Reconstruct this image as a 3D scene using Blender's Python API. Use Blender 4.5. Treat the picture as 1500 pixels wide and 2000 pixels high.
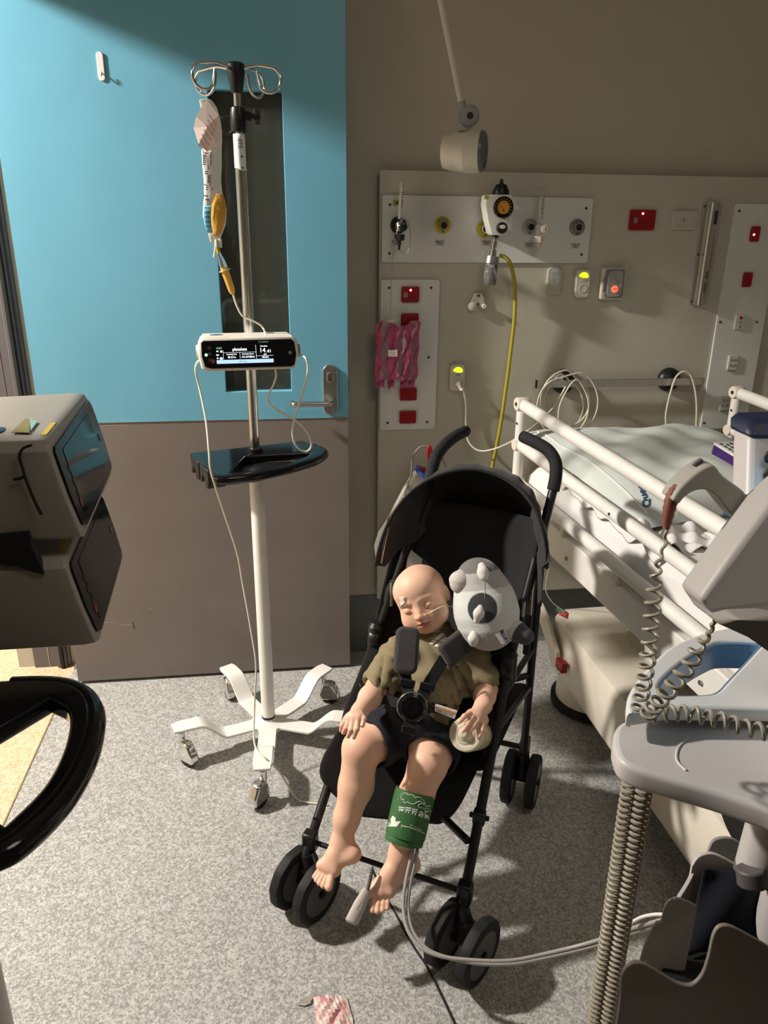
import bpy, bmesh, math, random
import numpy as np
from mathutils import Vector as V, Matrix, Quaternion
from mathutils.bvhtree import BVHTree
from math import sin, cos, pi, radians as rad
random.seed(3); np.random.seed(3)
for o in list(bpy.data.objects): bpy.data.objects.remove(o)
SC = bpy.context.scene; COL = SC.collection
# ------------------------------------------------------------------ camera
CH, FOC = 1.53, 1502.0
_p, _y, _r = rad(20.29), rad(7.81), rad(0.565)
CF = V((sin(_y)*cos(_p), cos(_y)*cos(_p), -sin(_p)))
CR = V((cos(_y), -sin(_y), 0)); CU = CR.cross(CF)
CR, CU = CR*cos(_r)+CU*sin(_r), CU*cos(_r)-CR*sin(_r)
CO = V((0, 0, CH))
cd = bpy.data.cameras.new('camera'); cam = bpy.data.objects.new('camera', cd); COL.objects.link(cam)
cd.sensor_fit = 'VERTICAL'; cd.sensor_height = 24; cd.lens = 24*FOC/2000; cd.clip_start = 0.02
m = Matrix((CR, CU, -CF)).transposed().to_4x4(); m.translation = CO; cam.matrix_world = m
SC.camera = cam
SC.view_settings.view_transform = 'Standard'; SC.view_settings.look = 'None'
SC.view_settings.gamma = 1; SC.view_settings.exposure = 0.0
try: SC.view_settings.use_curve_mapping = False
except Exception: pass
# ------------------------------------------------------------------ light
w = bpy.data.worlds.new('world'); SC.world = w; w.use_nodes = True
w.node_tree.nodes['Background'].inputs[0].default_value = (1, .9, .75, 1)
w.node_tree.nodes['Background'].inputs[1].default_value = 0.0
def light(name, kind, loc, power, color, size=.1, target=None, sizey=None, spread=None):
    l = bpy.data.lights.new(name, kind); l.energy = power; l.color = color
    if kind == 'AREA':
        l.size = size
        if sizey: l.shape = 'RECTANGLE'; l.size_y = sizey
        else: l.shape = 'DISK'
        if spread: l.spread = spread
    else: l.shadow_soft_size = size
    o = bpy.data.objects.new(name, l); COL.objects.link(o); o.location = loc
    if target: o.rotation_euler = (V(target)-V(loc)).to_track_quat('-Z', 'Y').to_euler()
    return o
light('corridor_downlight', 'AREA', (-2.08, 1.98, 2.67), 150, (1, .935, .86), .16, (-.6, 1.75, .6))
light('corridor_glow', 'AREA', (-2.3, .4, 2.62), 8, (1, .88, .72), .5, (-2.3, .4, 0))
light('ceiling_night_light', 'AREA', (.75, .3, 2.66), 7.5, (1, .93, .84), .8, (.8, .9, 0))

def ray(x, y): return CF + CR*((x-750)/FOC) - CU*((y-1000)/FOC)
def PZ(x, y, z=0): d = ray(x, y); return CO + d*((z-CH)/d.z)
def PY(x, y, Y): d = ray(x, y); return CO + d*(Y/d.y)
def PX(x, y, X): d = ray(x, y); return CO + d*(X/d.x)
def PD(x, y, D): return CO + ray(x, y)*D
def PROJ(P): d = V(P)-CO; f = d.dot(CF); return 750+FOC*d.dot(CR)/f, 1000-FOC*d.dot(CU)/f, f

# ------------------------------------------------------------------ materials
MATS = {}
def mat(name, col, rough=.5, metal=0, var=0.0, scale=20, bump=0, bscale=60, trans=0, emit=None, estr=0, alpha=1, spec=.5, sss=0, sheen=0, coat=0, col2=None, ior=1.45):
    if name in MATS: return MATS[name]
    m = bpy.data.materials.new(name); m.use_nodes = True; nt = m.node_tree; b = nt.nodes['Principled BSDF']
    b.inputs['Base Color'].default_value = (*col, 1); b.inputs['Roughness'].default_value = rough
    b.inputs['Metallic'].default_value = metal; b.inputs['Specular IOR Level'].default_value = spec
    b.inputs['Transmission Weight'].default_value = trans; b.inputs['Alpha'].default_value = alpha; b.inputs['IOR'].default_value = ior
    b.inputs['Coat Weight'].default_value = coat
    if sheen: b.inputs['Sheen Weight'].default_value = sheen; b.inputs['Sheen Roughness'].default_value = .4
    if sss: b.inputs['Subsurface Weight'].default_value = sss; b.inputs['Subsurface Radius'].default_value = (.01, .004, .002); b.inputs['Subsurface Scale'].default_value = .6
    if emit: b.inputs['Emission Color'].default_value = (*emit, 1); b.inputs['Emission Strength'].default_value = estr
    tc = nt.nodes.new('ShaderNodeTexCoord')
    if var or col2:
        n = nt.nodes.new('ShaderNodeTexNoise'); n.inputs['Scale'].default_value = scale; n.inputs['Detail'].default_value = 4
        nt.links.new(tc.outputs['Object'], n.inputs['Vector'])
        mx = nt.nodes.new('ShaderNodeMix'); mx.data_type = 'RGBA'
        c2 = col2 or tuple(min(1, c*(1+var)) for c in col)
        mx.inputs[6].default_value = (*[c*(1-var) for c in col], 1) if not col2 else (*col, 1); mx.inputs[7].default_value = (*c2, 1)
        rp = nt.nodes.new('ShaderNodeMapRange'); rp.inputs[1].default_value = .35; rp.inputs[2].default_value = .65
        nt.links.new(n.outputs[0], rp.inputs[0]); nt.links.new(rp.outputs[0], mx.inputs[0]); nt.links.new(mx.outputs[2], b.inputs['Base Color'])
    if bump:
        n = nt.nodes.new('ShaderNodeTexNoise'); n.inputs['Scale'].default_value = bscale; n.inputs['Detail'].default_value = 3
        nt.links.new(tc.outputs['Object'], n.inputs['Vector'])
        bm = nt.nodes.new('ShaderNodeBump'); bm.inputs['Strength'].default_value = bump; bm.inputs['Distance'].default_value = .004
        nt.links.new(n.outputs[0], bm.inputs['Height']); nt.links.new(bm.outputs[0], b.inputs['Normal'])
    MATS[name] = m; return m
def floor_mat(name, c0, c1, c2, sc=150):
    m = bpy.data.materials.new(name); m.use_nodes = True; nt = m.node_tree; b = nt.nodes['Principled BSDF']; N = nt.nodes.new; Lk = nt.links.new
    tc = N('ShaderNodeTexCoord'); b.inputs['Roughness'].default_value = .42; b.inputs['Specular IOR Level'].default_value = .35
    nz = N('ShaderNodeTexNoise'); nz.inputs['Scale'].default_value = sc*.9; Lk(tc.outputs['Object'], nz.inputs['Vector'])
    va = N('ShaderNodeVectorMath'); va.operation = 'MULTIPLY_ADD'; va.inputs[1].default_value = (.006,)*3; Lk(nz.outputs['Color'], va.inputs[0]); Lk(tc.outputs['Object'], va.inputs[2])
    acc = None
    for k, (s_, w_) in enumerate(((sc, .44), (sc*1.8, .44), (sc*.4, .12))):
        v = N('ShaderNodeTexVoronoi'); v.inputs['Scale'].default_value = s_; Lk(va.outputs[0], v.inputs['Vector'])
        sp = N('ShaderNodeSeparateColor'); Lk(v.outputs['Color'], sp.inputs[0]); mu = N('ShaderNodeMath'); mu.operation = 'MULTIPLY_ADD'; mu.inputs[1].default_value = w_; mu.inputs[2].default_value = 0
        Lk(sp.outputs[k], mu.inputs[0])
        if acc: Lk(acc, mu.inputs[2])
        acc = mu.outputs[0]
    cr = N('ShaderNodeValToRGB'); e = cr.color_ramp.elements
    e[0].position = .22; e[0].color = (*c0, 1); e[1].position = .80; e[1].color = (*c2, 1); k = e.new(.50); k.color = (*c1, 1)
    Lk(acc, cr.inputs[0]); Lk(cr.outputs[0], b.inputs['Base Color']); return m
M = dict(
 white=mat('white_powder_coat', (.80, .77, .72), .38, var=.03), cream=mat('cream_enamel', (.76, .70, .59), .35, var=.02),
 creamp=mat('cream_plastic', (.62, .58, .49), .4, var=.03), chrome=mat('chrome', (.75, .74, .72), .14, 1), steel=mat('brushed_steel', (.48, .46, .43), .34, 1, var=.05, scale=80),
 alu=mat('aluminium', (.62, .62, .60), .3, 1), black=mat('black_plastic', (.009, .009, .0095), .38), blackg=mat('gloss_black', (.006, .006, .007), .12),
 rubber=mat('black_rubber', (.009, .009, .009), .7), foam=mat('foam_grip', (.011, .011, .012), .85, bump=.3, bscale=300),
 clear=mat('clear_plastic', (.95, .95, .93), .06, trans=.92, ior=1.3), tube=mat('clear_tubing', (.83, .80, .66), .25, trans=.35, ior=1.3),
 glass=mat('window_glass', (.05, .055, .045), .06, spec=.5), red=mat('red_socket_plastic', (.30, .006, .012), .3),
 wallp=mat('wall_paint', (.50, .455, .375), .75, var=.03, scale=3, bump=.05, bscale=120), board=mat('bedhead_board', (.52, .495, .415), .62, var=.02, scale=5),
 panel=mat('white_laminate', (.70, .71, .68), .33), skirt=mat('coved_vinyl', (.115, .125, .12), .55, col2=(.17, .18, .17), scale=160),
 ceil=mat('ceiling_paint', (.5, .48, .43), .8), blue=mat('blue_door_laminate', (.155, .42, .57), .36, var=.03, scale=4, bump=.02),
 brown=mat('brown_kick_laminate', (.19, .163, .147), .38, var=.04, scale=6, bump=.02), frame=mat('door_frame_paint', (.12, .11, .115), .35),
 darkhole=mat('dark_hole', (.01, .01, .01), .6), yellow=mat('yellow_plastic', (.50, .42, .03), .4), label=mat('paper_label', (.80, .79, .76), .6),
 ink=mat('printed_ink', (.05, .05, .05), .6), grey=mat('grey_plastic', (.30, .30, .29), .45), orange=mat('gauge_orange', (.62, .26, .03), .4),
 tape=mat('tape_white', (.8, .74, .62), .5), cable=mat('cream_cable', (.68, .64, .52), .4),
)
FLOORM = floor_mat('speckled_vinyl', (.24, .235, .222), (.375, .37, .35), (.56, .55, .52), 185)
HALLM = floor_mat('cream_vinyl', (.50, .37, .22), (.66, .50, .32), (.76, .62, .44), 150)

# ------------------------------------------------------------------ objects
def tag(o, label=None, cat=None, group=None, kind=None):
    if label: o['label'] = label
    if cat: o['category'] = cat
    if group: o['group'] = group
    if kind: o['kind'] = kind
    return o
def thing(name, label, cat, loc=(0, 0, 0), group=None):
    o = bpy.data.objects.new(name, None); COL.objects.link(o); o.location = loc; o.empty_display_size = .05
    return tag(o, label, cat, group)
def origin(o):
    p = V((0, 0, 0))
    while o: p += o.location; o = o.parent
    return p
class MB:
    def __init__(s): s.v = []; s.f = []; s.fm = []; s.mi = 0
    def add(s, vs, fs):
        n = len(s.v); s.v += [V(v) for v in vs]
        for f in fs: s.f.append([i+n for i in f]); s.fm.append(s.mi)
        return s
    def box(s, c, size, X=(1, 0, 0), Y=(0, 1, 0), Z=None, taper=1):
        X = V(X).normalized(); Y = V(Y).normalized(); Z = V(Z).normalized() if Z else X.cross(Y); c = V(c); a, b, d = [q/2 for q in size]
        vs = [c+X*(i*a*(taper if k > 0 else 1))+Y*(j*b*(taper if k > 0 else 1))+Z*(k*d) for k in (-1, 1) for j in (-1, 1) for i in (-1, 1)]
        return s.add(vs, [(0, 2, 3, 1), (4, 5, 7, 6), (0, 1, 5, 4), (2, 6, 7, 3), (0, 4, 6, 2), (1, 3, 7, 5)])
    def tube(s, pts, r, n=12, caps=True, flat=1, up=None):
        pts = [V(p) for p in pts]; N = len(pts); R = r if isinstance(r, (list, tuple)) else [r]*N
        t0 = (pts[1]-pts[0]).normalized(); a = V(up) if up else V((0, 0, 1))
        if abs(a.dot(t0)) > .95: a = V((1, 0, 0)) if abs(t0.x) < .9 else V((0, 1, 0))
        side = t0.cross(a).normalized(); rings = []; vs = []; pt = t0
        for i, p in enumerate(pts):
            t = (pts[min(i+1, N-1)]-pts[max(i-1, 0)])
            t = t.normalized() if t.length > 1e-9 else pt
            q = pt.rotation_difference(t); side = (q @ side); side = (side - t*side.dot(t)).normalized(); pt = t
            bn = t.cross(side)
            for k in range(n):
                an = 2*pi*k/n; vs.append(p+side*(cos(an)*R[i])+bn*(sin(an)*R[i]*flat))
        fs = [(i*n+k, i*n+(k+1) % n, (i+1)*n+(k+1) % n, (i+1)*n+k) for i in range(N-1) for k in range(n)]
        if caps: fs += [tuple(range(n))[::-1], tuple(range((N-1)*n, N*n))]
        return s.add(vs, fs)
    def cyl(s, a, b, r, r2=None, n=20): return s.tube([a, b], [r, r if r2 is None else r2], n)
    def lathe(s, prof, c, axis=(0, 0, 1), n=24):
        # prof list of (radius, height along axis)
        ax = V(axis).normalized(); q = V((0, 0, 1)).rotation_difference(ax); c = V(c); vs = []
        for r, h in prof:
            for k in range(n): vs.append(c+q @ V((r*cos(2*pi*k/n), r*sin(2*pi*k/n), h)))
        m = len(prof); fs = [(i*n+k, i*n+(k+1) % n, (i+1)*n+(k+1) % n, (i+1)*n+k) for i in range(m-1) for k in range(n)]
        fs += [tuple(range(n))[::-1], tuple(range((m-1)*n, m*n))]
        return s.add(vs, fs)
    def ell(s, c, r, X=(1, 0, 0), Y=(0, 1, 0), n=20, m=12):
        X = V(X).normalized(); Y = V(Y).normalized(); Z = X.cross(Y); c = V(c); r = r if isinstance(r, (list, tuple)) else (r, r, r); vs = []
        for j in range(1, m):
            th = pi*j/m
            for k in range(n): vs.append(c+X*(r[0]*sin(th)*cos(2*pi*k/n))+Y*(r[1]*sin(th)*sin(2*pi*k/n))+Z*(r[2]*cos(th)))
        T = len(vs); vs += [c+Z*r[2], c-Z*r[2]]
        fs = [(j*n+k, (j+1)*n+k, (j+1)*n+(k+1) % n, j*n+(k+1) % n) for j in range(m-2) for k in range(n)]
        fs += [(T, k, (k+1) % n) for k in range(n)] + [(T+1, (m-2)*n+(k+1) % n, (m-2)*n+k) for k in range(n)]
        return s.add(vs, fs)
    def prism(s, poly, d):
        # poly: 3D outline, d: extrusion vector
        poly = [V(p) for p in poly]; n = len(poly); d = V(d)
        return s.add(poly+[p+d for p in poly], [tuple(range(n)), tuple(range(n, 2*n))[::-1]]+[(i, i+n, (i+1) % n+n, (i+1) % n) for i in range(n)])
    def plate(s, outlines, O, X, Y, th, bev=0):
        # 2-D outlines (first outer, rest holes) in plane O,X,Y ; extruded by th towards X x Y
        cu = bpy.data.curves.new('t', 'CURVE'); cu.dimensions = '2D'; cu.fill_mode = 'BOTH'; cu.extrude = max(th/2-bev, 1e-5); cu.bevel_depth = bev; cu.bevel_resolution = 2; cu.offset = -bev
        for ol in outlines:
            sp = cu.splines.new('POLY'); sp.points.add(len(ol)-1); sp.use_cyclic_u = True
            for i, p in enumerate(ol): sp.points[i].co = (p[0], p[1], 0, 1)
        ob = bpy.data.objects.new('t', cu); me = bpy.data.meshes.new_from_object(ob)
        X = V(X).normalized(); Y = V(Y).normalized(); Z = X.cross(Y); O = V(O)
        s.add([O+X*v.co.x+Y*v.co.y+Z*(v.co.z+th/2) for v in me.vertices], [tuple(p.vertices) for p in me.polygons])
        bpy.data.objects.remove(ob); bpy.data.curves.remove(cu); bpy.data.meshes.remove(me); return s
    def text(s, txt, O, X, Y, size, th=.0004, align='CENTER', bold=0):
        cu = bpy.data.curves.new('t', 'FONT'); cu.body = txt; cu.size = size; cu.extrude = th; cu.align_x = align; cu.align_y = 'CENTER'; cu.resolution_u = 3; cu.offset = bold
        ob = bpy.data.objects.new('t', cu); me = bpy.data.meshes.new_from_object(ob)
        X = V(X).normalized(); Y = V(Y).normalized(); Z = X.cross(Y); O = V(O)
        s.add([O+X*v.co.x+Y*v.co.y+Z*(v.co.z+th) for v in me.vertices], [tuple(p.vertices) for p in me.polygons])
        bpy.data.objects.remove(ob); bpy.data.curves.remove(cu); bpy.data.meshes.remove(me); return s
    def grid(s, rows, closed=False):
        # rows of equal length lists of points
        n = len(rows[0]); vs = [p for r in rows for p in r]; fs = []
        for i in range(len(rows)-1):
            for k in range(n if closed else n-1): fs.append((i*n+k, i*n+(k+1) % n, (i+1)*n+(k+1) % n, (i+1)*n+k))
        return s.add(vs, fs)
    def build(s, name, mats, parent=None, bevel=0, smooth=True, solid=0, sub=0, loc=None, seg=2):
        if not isinstance(mats, (list, tuple)): mats = [mats]
        if parent is not None: o0 = origin(parent)
        elif loc is not None: o0 = V(loc)
        else:
            c = sum(s.v, V())/len(s.v); o0 = V((c.x, c.y, min(v.z for v in s.v)))
        me = bpy.data.meshes.new(name); me.from_pydata([tuple(v-o0) for v in s.v], [], s.f)
        for i, mm in enumerate(mats): me.materials.append(M[mm] if isinstance(mm, str) else mm)
        me.polygons.foreach_set('material_index', s.fm); me.polygons.foreach_set('use_smooth', [smooth]*len(s.f)); me.update(); me.validate()
        bm = bmesh.new(); bm.from_mesh(me); bmesh.ops.recalc_face_normals(bm, faces=bm.faces); bm.to_mesh(me); bm.free()
        if smooth:
            try: me.set_sharp_from_angle(angle=rad(38))
            except Exception: pass
        o = bpy.data.objects.new(name, me); COL.objects.link(o)
        if parent is not None: o.parent = parent
        else: o.location = o0
        if solid: q = o.modifiers.new('s', 'SOLIDIFY'); q.thickness = solid; q.offset = 0
        if sub: q = o.modifiers.new('u', 'SUBSURF'); q.levels = sub; q.render_levels = sub
        if bevel: q = o.modifiers.new('b', 'BEVEL'); q.width = bevel; q.segments = seg; q.limit_method = 'ANGLE'; q.angle_limit = rad(40)
        return o
def spl(pts, n=8, closed=False):
    P = [V(p) for p in pts]; out = []; N = len(P)
    rng = range(N if closed else N-1)
    for i in rng:
        if closed: a, b, c, d = P[(i-1) % N], P[i], P[(i+1) % N], P[(i+2) % N]
        else: a, b, c, d = P[max(i-1, 0)], P[i], P[i+1], P[min(i+2, N-1)]
        for k in range(n):
            t = k/n; out.append(.5*((2*b)+(c-a)*t+(2*a-5*b+4*c-d)*t*t+(3*b-a-3*c+d)*t**3))
    if not closed: out.append(P[-1])
    return out
def rrect(w, h, r, n=5):
    o = []
    for cx, cy, a0 in ((w/2-r, h/2-r, 0), (-w/2+r, h/2-r, 90), (-w/2+r, -h/2+r, 180), (w/2-r, -h/2+r, 270)):
        for k in range(n+1): a = rad(a0+90*k/n); o.append((cx+r*cos(a), cy+r*sin(a)))
    return o
def circ(r, n=24, cx=0, cy=0, ry=None): return [(cx+r*cos(2*pi*k/n), cy+(ry or r)*sin(2*pi*k/n)) for k in range(n)]
def struct(o): o['kind'] = 'structure'; return o
def coil(path, R, turns):
    # helical tube along a path
    P = spl(path, 10); L = [0]
    for a, b in zip(P, P[1:]): L.append(L[-1]+(b-a).length)
    tot = L[-1]; N = int(turns*14); out = []; side = None; pt = None; j = 0
    for i in range(N+1):
        s_ = tot*i/N
        while j < len(P)-2 and L[j+1] < s_: j += 1
        f = (s_-L[j])/max(L[j+1]-L[j], 1e-9); p = P[j].lerp(P[j+1], f); t = (P[j+1]-P[j]).normalized()
        if side is None: side = t.cross(V((0, 1, 0))).normalized()
        else: side = (pt.rotation_difference(t) @ side); side = (side-t*side.dot(t)).normalized()
        pt = t; an = 2*pi*turns*i/N; RR = R(i/N) if callable(R) else R
        out.append(p+side*(cos(an)*RR)+t.cross(side)*(sin(an)*RR))
    return out

# ================================================================== ROOM
YW, YB, YD = 2.61, 2.575, 2.467          # back wall, bedhead board face, door leaf face
XL, XR, YF, ZC = -.79, 2.35, -1.4, 2.72
struct(MB().box(((XL+XR)/2, (YF+YW)/2, -.05), (XR-XL, YW-YF, .1)).build('floor', FLOORM, smooth=False))
struct(MB().box((-2.1, .9, -.05), (2.62, 5.4, .1)).build('floor_corridor', HALLM, smooth=False))
struct(MB().box(((XL+XR)/2, YW+.06, ZC/2), (XR-XL+.4, .12, ZC)).build('wall_back', 'wallp', smooth=False))
struct(MB().box((XR+.05, (YF+YW)/2, ZC/2), (.1, YW-YF, ZC)).build('wall_right', 'wallp', smooth=False))
struct(MB().box(((XL+XR)/2, YF-.05, ZC/2), (XR-XL, .1, ZC)).build('wall_front', 'wallp', smooth=False))
wl = MB()
wl.box((XL-.09, (YF+1.12)/2, ZC/2), (.18, 1.12-YF, ZC)).box((XL-.09, (1.12+YW)/2, (2.24+ZC)/2), (.18, YW-1.12, ZC-2.24))
struct(wl.build('wall_left', 'wallp', smooth=False))
struct(MB().box((0.1, .6, ZC+.05), (7, 5.6, .1)).build('ceiling', 'ceil', smooth=False))
co = MB(); co.box((-3.45, .9, ZC/2), (.1, 5.4, ZC)).box((-2.1, 3.65, ZC/2), (2.62, .1, ZC)).box((-2.1, -1.8, ZC/2), (2.62, .1, ZC)).box((XL-.14, 3.16, ZC/2), (.08, .86, ZC))
struct(co.build('wall_corridor', mat('corridor_paint', (.62, .58, .5), .7), smooth=False))
# threshold strip, coved skirting
struct(MB().box((XL, 1.8, .001), (.004, 1.36, .003)).build('trim_1', mat('seam', (.3, .22, .12), .5), smooth=False))
sk = MB()
prof = [(YW, 0), (YW-.035, .001), (YW-.016, .006), (YW-.007, .02), (YW-.003, .05), (YW-.003, .222), (YW, .225)]
sk.grid([[V((x, y, z)) for y, z in prof] for x in (XL, XR)])
struct(sk.build('baseboard_back', 'skirt'))
struct(MB().plate([rrect(1.92, 1.475, .004)], (.33+.96, YB+.012, .222+1.475/2), (1, 0, 0), (0, 0, 1), .012).build('trim_2', 'board', smooth=False))
# door frame
fr = MB()
fr.box((-.868, 2.65, 1.12), (.13, .10, 2.24))                    # hinge jamb
fr.box((-.832, 2.598, 1.12), (.034, .02, 2.24))
fr.box((XL-.07, 1.13, 1.12), (.16, .05, 2.24)).box((XL-.07, 1.87, 2.232), (.16, 1.5, .03))
fr.mi = 1; fr.box((-.829, 2.585, 1.1), (.014, .012, 2.2))
struct(fr.build('trim_3', ['frame', 'rubber'], bevel=.003))
ss = MB(); ss.box((-.879, 2.5995, 1.1), (.0022, .0022, 2.2))
ss.build('joint_line', 'steel', bpy.data.objects['trim_3'])

# door: leaf (blue above, brown kick below), glazed slot, lever, hinge
dx0, dx1 = -.748, .217; ZS = .945; wx0, wx1, wz0, wz1 = -.172, .036, 1.035, 1.889
door = struct(thing('door_1', None, None, (dx0, YD, 0)))
def rect(x0, z0, x1, z1): return [(x0, z0), (x1, z0), (x1, z1), (x0, z1)]
MB().plate([rect(dx0, ZS, dx1, 2.205), rect(wx0, wz0, wx1, wz1)], (0, YD+.045, 0), (1, 0, 0), (0, 0, 1), .045, .0008).build('upper_leaf', 'blue', door)
MB().plate([rect(dx0, .012, dx1, ZS)], (0, YD+.045, 0), (1, 0, 0), (0, 0, 1), .045, .0008).build('kick_panel', 'brown', door)
MB().box(((dx0+dx1)/2, YD+.02, ZS), (dx1-dx0-.002, .0435, .0016)).build('joint_strip', 'alu', door, smooth=False)
MB().plate([rect(wx0-.004, wz0-.004, wx1+.004, wz1+.004), rect(wx0+.001, wz0+.001, wx1-.001, wz1-.001)], (0, YD+.04, 0), (1, 0, 0), (0, 0, 1), .034, .001).build('glazing_bead', 'blue', door)
MB().box(((wx0+wx1)/2, YD+.03, (wz0+wz1)/2), (wx1-wx0, .006, wz1-wz0)).build('glass_pane', 'glass', door, smooth=False)
bl = MB(); bl.box(((wx0+wx1)/2, YD+.0335, (wz0+wz1)/2), (wx1-wx0, .001, wz1-wz0)); bl.build('blind', mat('blind_reflection_tone', (.30, .29, .245), .7), door, smooth=False)  # tone lightened to stand in for the reflection in the glass
hp = PY(645, 761, YD); lev = MB()
MB().plate([rrect(.047, .163, .0234, 10)], (hp.x, YD, hp.z), (1, 0, 0), (0, 0, 1), .008, .002).build('handle_plate', 'steel', door).location.y = 0
lz = PY(640, 787, YD-.04).z
lev.cyl((hp.x+.004, YD-.006, lz), (hp.x+.004, YD-.03, lz), .011).tube(spl([(hp.x+.004, YD-.02, lz), (hp.x, YD-.047, lz), (hp.x-.02, YD-.055, lz), (hp.x-.105, YD-.055, lz), (hp.x-.12, YD-.05, lz), (hp.x-.124, YD-.03, lz)], 8), .0085, 14)
lev.build('lever_handle', 'steel', door)
kz = hp.z+.042
MB().plate([rrect(.02, .032, .0098, 8)], (hp.x, YD-.008, kz), (1, 0, 0), (0, 0, 1), .006, .001).build('lock_cylinder', 'chrome', door)
MB().box((hp.x+.001, YD-.0145, kz-.006), (.004, .002, .008)).build('keyhole', 'darkhole', door)
lt = MB(); z_ = PY(685, 755, YD).z; lt.box((dx1+.004, YD+.022, z_), (.012, .016, .034)).box((dx1+.002, YD+.022, z_+.03), (.006, .01, .008)); lt.build('latch', 'steel', door, bevel=.001)
hg = MB(); hz = PX(137, 1215, XL+.03).z
hg.box((XL+.016, YD+.06, hz), (.034, .03, .105))
for k in (-.036, -.012, .012, .038): hg.mi = 1; hg.cyl((XL+.012, YD+.0455, hz+k), (XL+.012, YD+.0435, hz+k), .0035)
hg.build('hinge', ['cream', 'ink'], door)
sc = MB()
for (a, b) in (((148, 1218), (225, 1216)), ((232, 1222), (258, 1219)), ((150, 835), (250, 828)), ((290, 1188), (297, 1190))): sc.box((PY(*a, YD)+PY(*b, YD))/2-V((0, .0002, 0)), ((PY(*b, YD)-PY(*a, YD)).length, .0004, .0011))
sc.build('scratch', mat('scratch', (.42, .37, .33), .6), door, smooth=False)
scf = MB(); a = PY(261, 1222, YD); scf.box(a-V((0, .0003, 0)), (.003, .0004, .028), X=(1, 0, .15)); scf.build('scuff_mark', 'ink', door, smooth=False)
hk = PY(197, 130, YD)
h = thing('adhesive_hook', 'small white adhesive hook stuck high on the blue door', 'hook', (hk.x, YD-.001, hk.z-.035))
MB().plate([rrect(.0175, .070, .0085, 6)], (hk.x, YD, hk.z), (1, 0, 0), (0, 0, 1), .004, .001).build('backplate', 'white', h)
MB().tube(spl([(hk.x+.001, YD-.004, hk.z-.015), (hk.x+.001, YD-.012, hk.z-.024), (hk.x+.001, YD-.012, hk.z-.012)], 4), .0016, 8).build('prong', 'steel', h)

# ================================================================== IV STAND (near the door)
PX0, PY0 = -.076, 2.08
def iv_tray(mb, f, z, th=.022):
    # f maps local (a: along back edge, b: toward front) ; builds plate with quadrant hole and hooked lip
    pass
iv = thing('infusion_stand', 'white five-legged wheeled drip stand with chrome pole before the blue door', 'drip stand', (PX0, PY0, 0))
lower = MB(); lower.cyl((PX0, PY0, .078), (PX0, PY0, .885), .0205, n=28); lower.build('lower_pole', 'white', iv)
for za, zb, rr in ((.072, .088, .0215), (.88, .90, .024)): MB().cyl((PX0, PY0, za), (PX0, PY0, zb), rr).build('collar', 'black', iv)
MB().cyl((PX0, PY0, .88), (PX0, PY0, 1.70), .0135, n=28).build('chrome_tube', 'chrome', iv)
MB().cyl((PX0, PY0, 1.68), (PX0, PY0, 1.86), .0085, n=20).build('inner_tube', 'chrome', iv)
zt = PY(460, 130, PY0).z; zc0 = PY(467, 258, PY0).z; zc1 = PY(465, 215, PY0).z
c = MB(); c.lathe([(.0165, 0), (.018, .003), (.0185, .04), (.0165, .052), (.012, .055)], (PX0, PY0, zc0), n=24); c.box((PX0+.02, PY0, zc0+.035), (.02, .018, .018)); c.build('clamp', 'black', iv)
kb = MB(); kb.cyl((PX0+.02, PY0, zc0+.035), (PX0+.042, PY0, zc0+.035), .006)
kb.lathe([(.013, 0), (.0175, .002), (.0175, .013), (.013, .015)], (PX0+.038, PY0, zc0+.035), (1, 0, 0), n=18); kb.build('clamp_knob', 'black', iv)
hz_ = zt
MB().lathe([(.011, -.056), (.0145, -.052), (.021, -.01), (.021, .004), (.017, .008), (.002, .009)], (PX0, PY0, hz_), n=26).build('hook_hub', 'black', iv)
# four hooks: pixel-measured ends of the arms
def hook(ax, ay, zz, L=.085, r=.0034, R=.027):
    d = V((ax, ay, 0)).normalized(); c0 = V((PX0, PY0, hz_-.004))
    pts = [c0+d*.018, c0+d*(L*.6)+V((0, 0, .006)), c0+d*(L)+V((0, 0, .002))]
    for k in range(1, 9):
        a = rad(90-k*33); pts.append(c0+d*(L+R*cos(a))+V((0, 0, -R+R*sin(a)+.002)))
    pts.append(pts[-1]+V((0, 0, .022))-d*.004)
    MB().tube(spl(pts, 5), r, 10).build('hook', 'chrome', iv)
hook(-.9, -.55, 0); hook(-.85, .45, 0); hook(.95, -.25, 0, .08); hook(.62, .7, 0, .07)
# ID label wrapped round tube
lb = MB(); rows = []
zl0 = PY(474, 338, PY0).z; zl1 = PY(467, 262, PY0).z
for j in range(9):
    z = zl0+(zl1-zl0)*j/8; rows.append([V((PX0+.0142*sin(a), PY0-.0142*cos(a), z+(max(0, a)*-.004 if j == 0 else 0)+(.012*max(0, -a) if j == 0 else 0))) for a in np.linspace(-1.5, 1.3, 14)])
rows[0] = [p+V((.002*k/13, -.003*k/13, .010*(1-k/13) if 0 else .010*k/13)) for k, p in enumerate(rows[0])]
lb.grid(rows); lbo = lb.build('label_sleeve', 'label', iv, solid=.0006)
MB().text('STS', (PX0+.002, PY0-.0152, zl1-.022), (0, 0, -1), (1, 0, 0), .014).build('printed_text', 'ink', iv)
for dz_ in (.05, .075): MB().box((PX0+.005, PY0-.0152, zl1-dz_), (.005, .0006, .004)).build('printed_mark', 'ink', iv)
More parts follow.
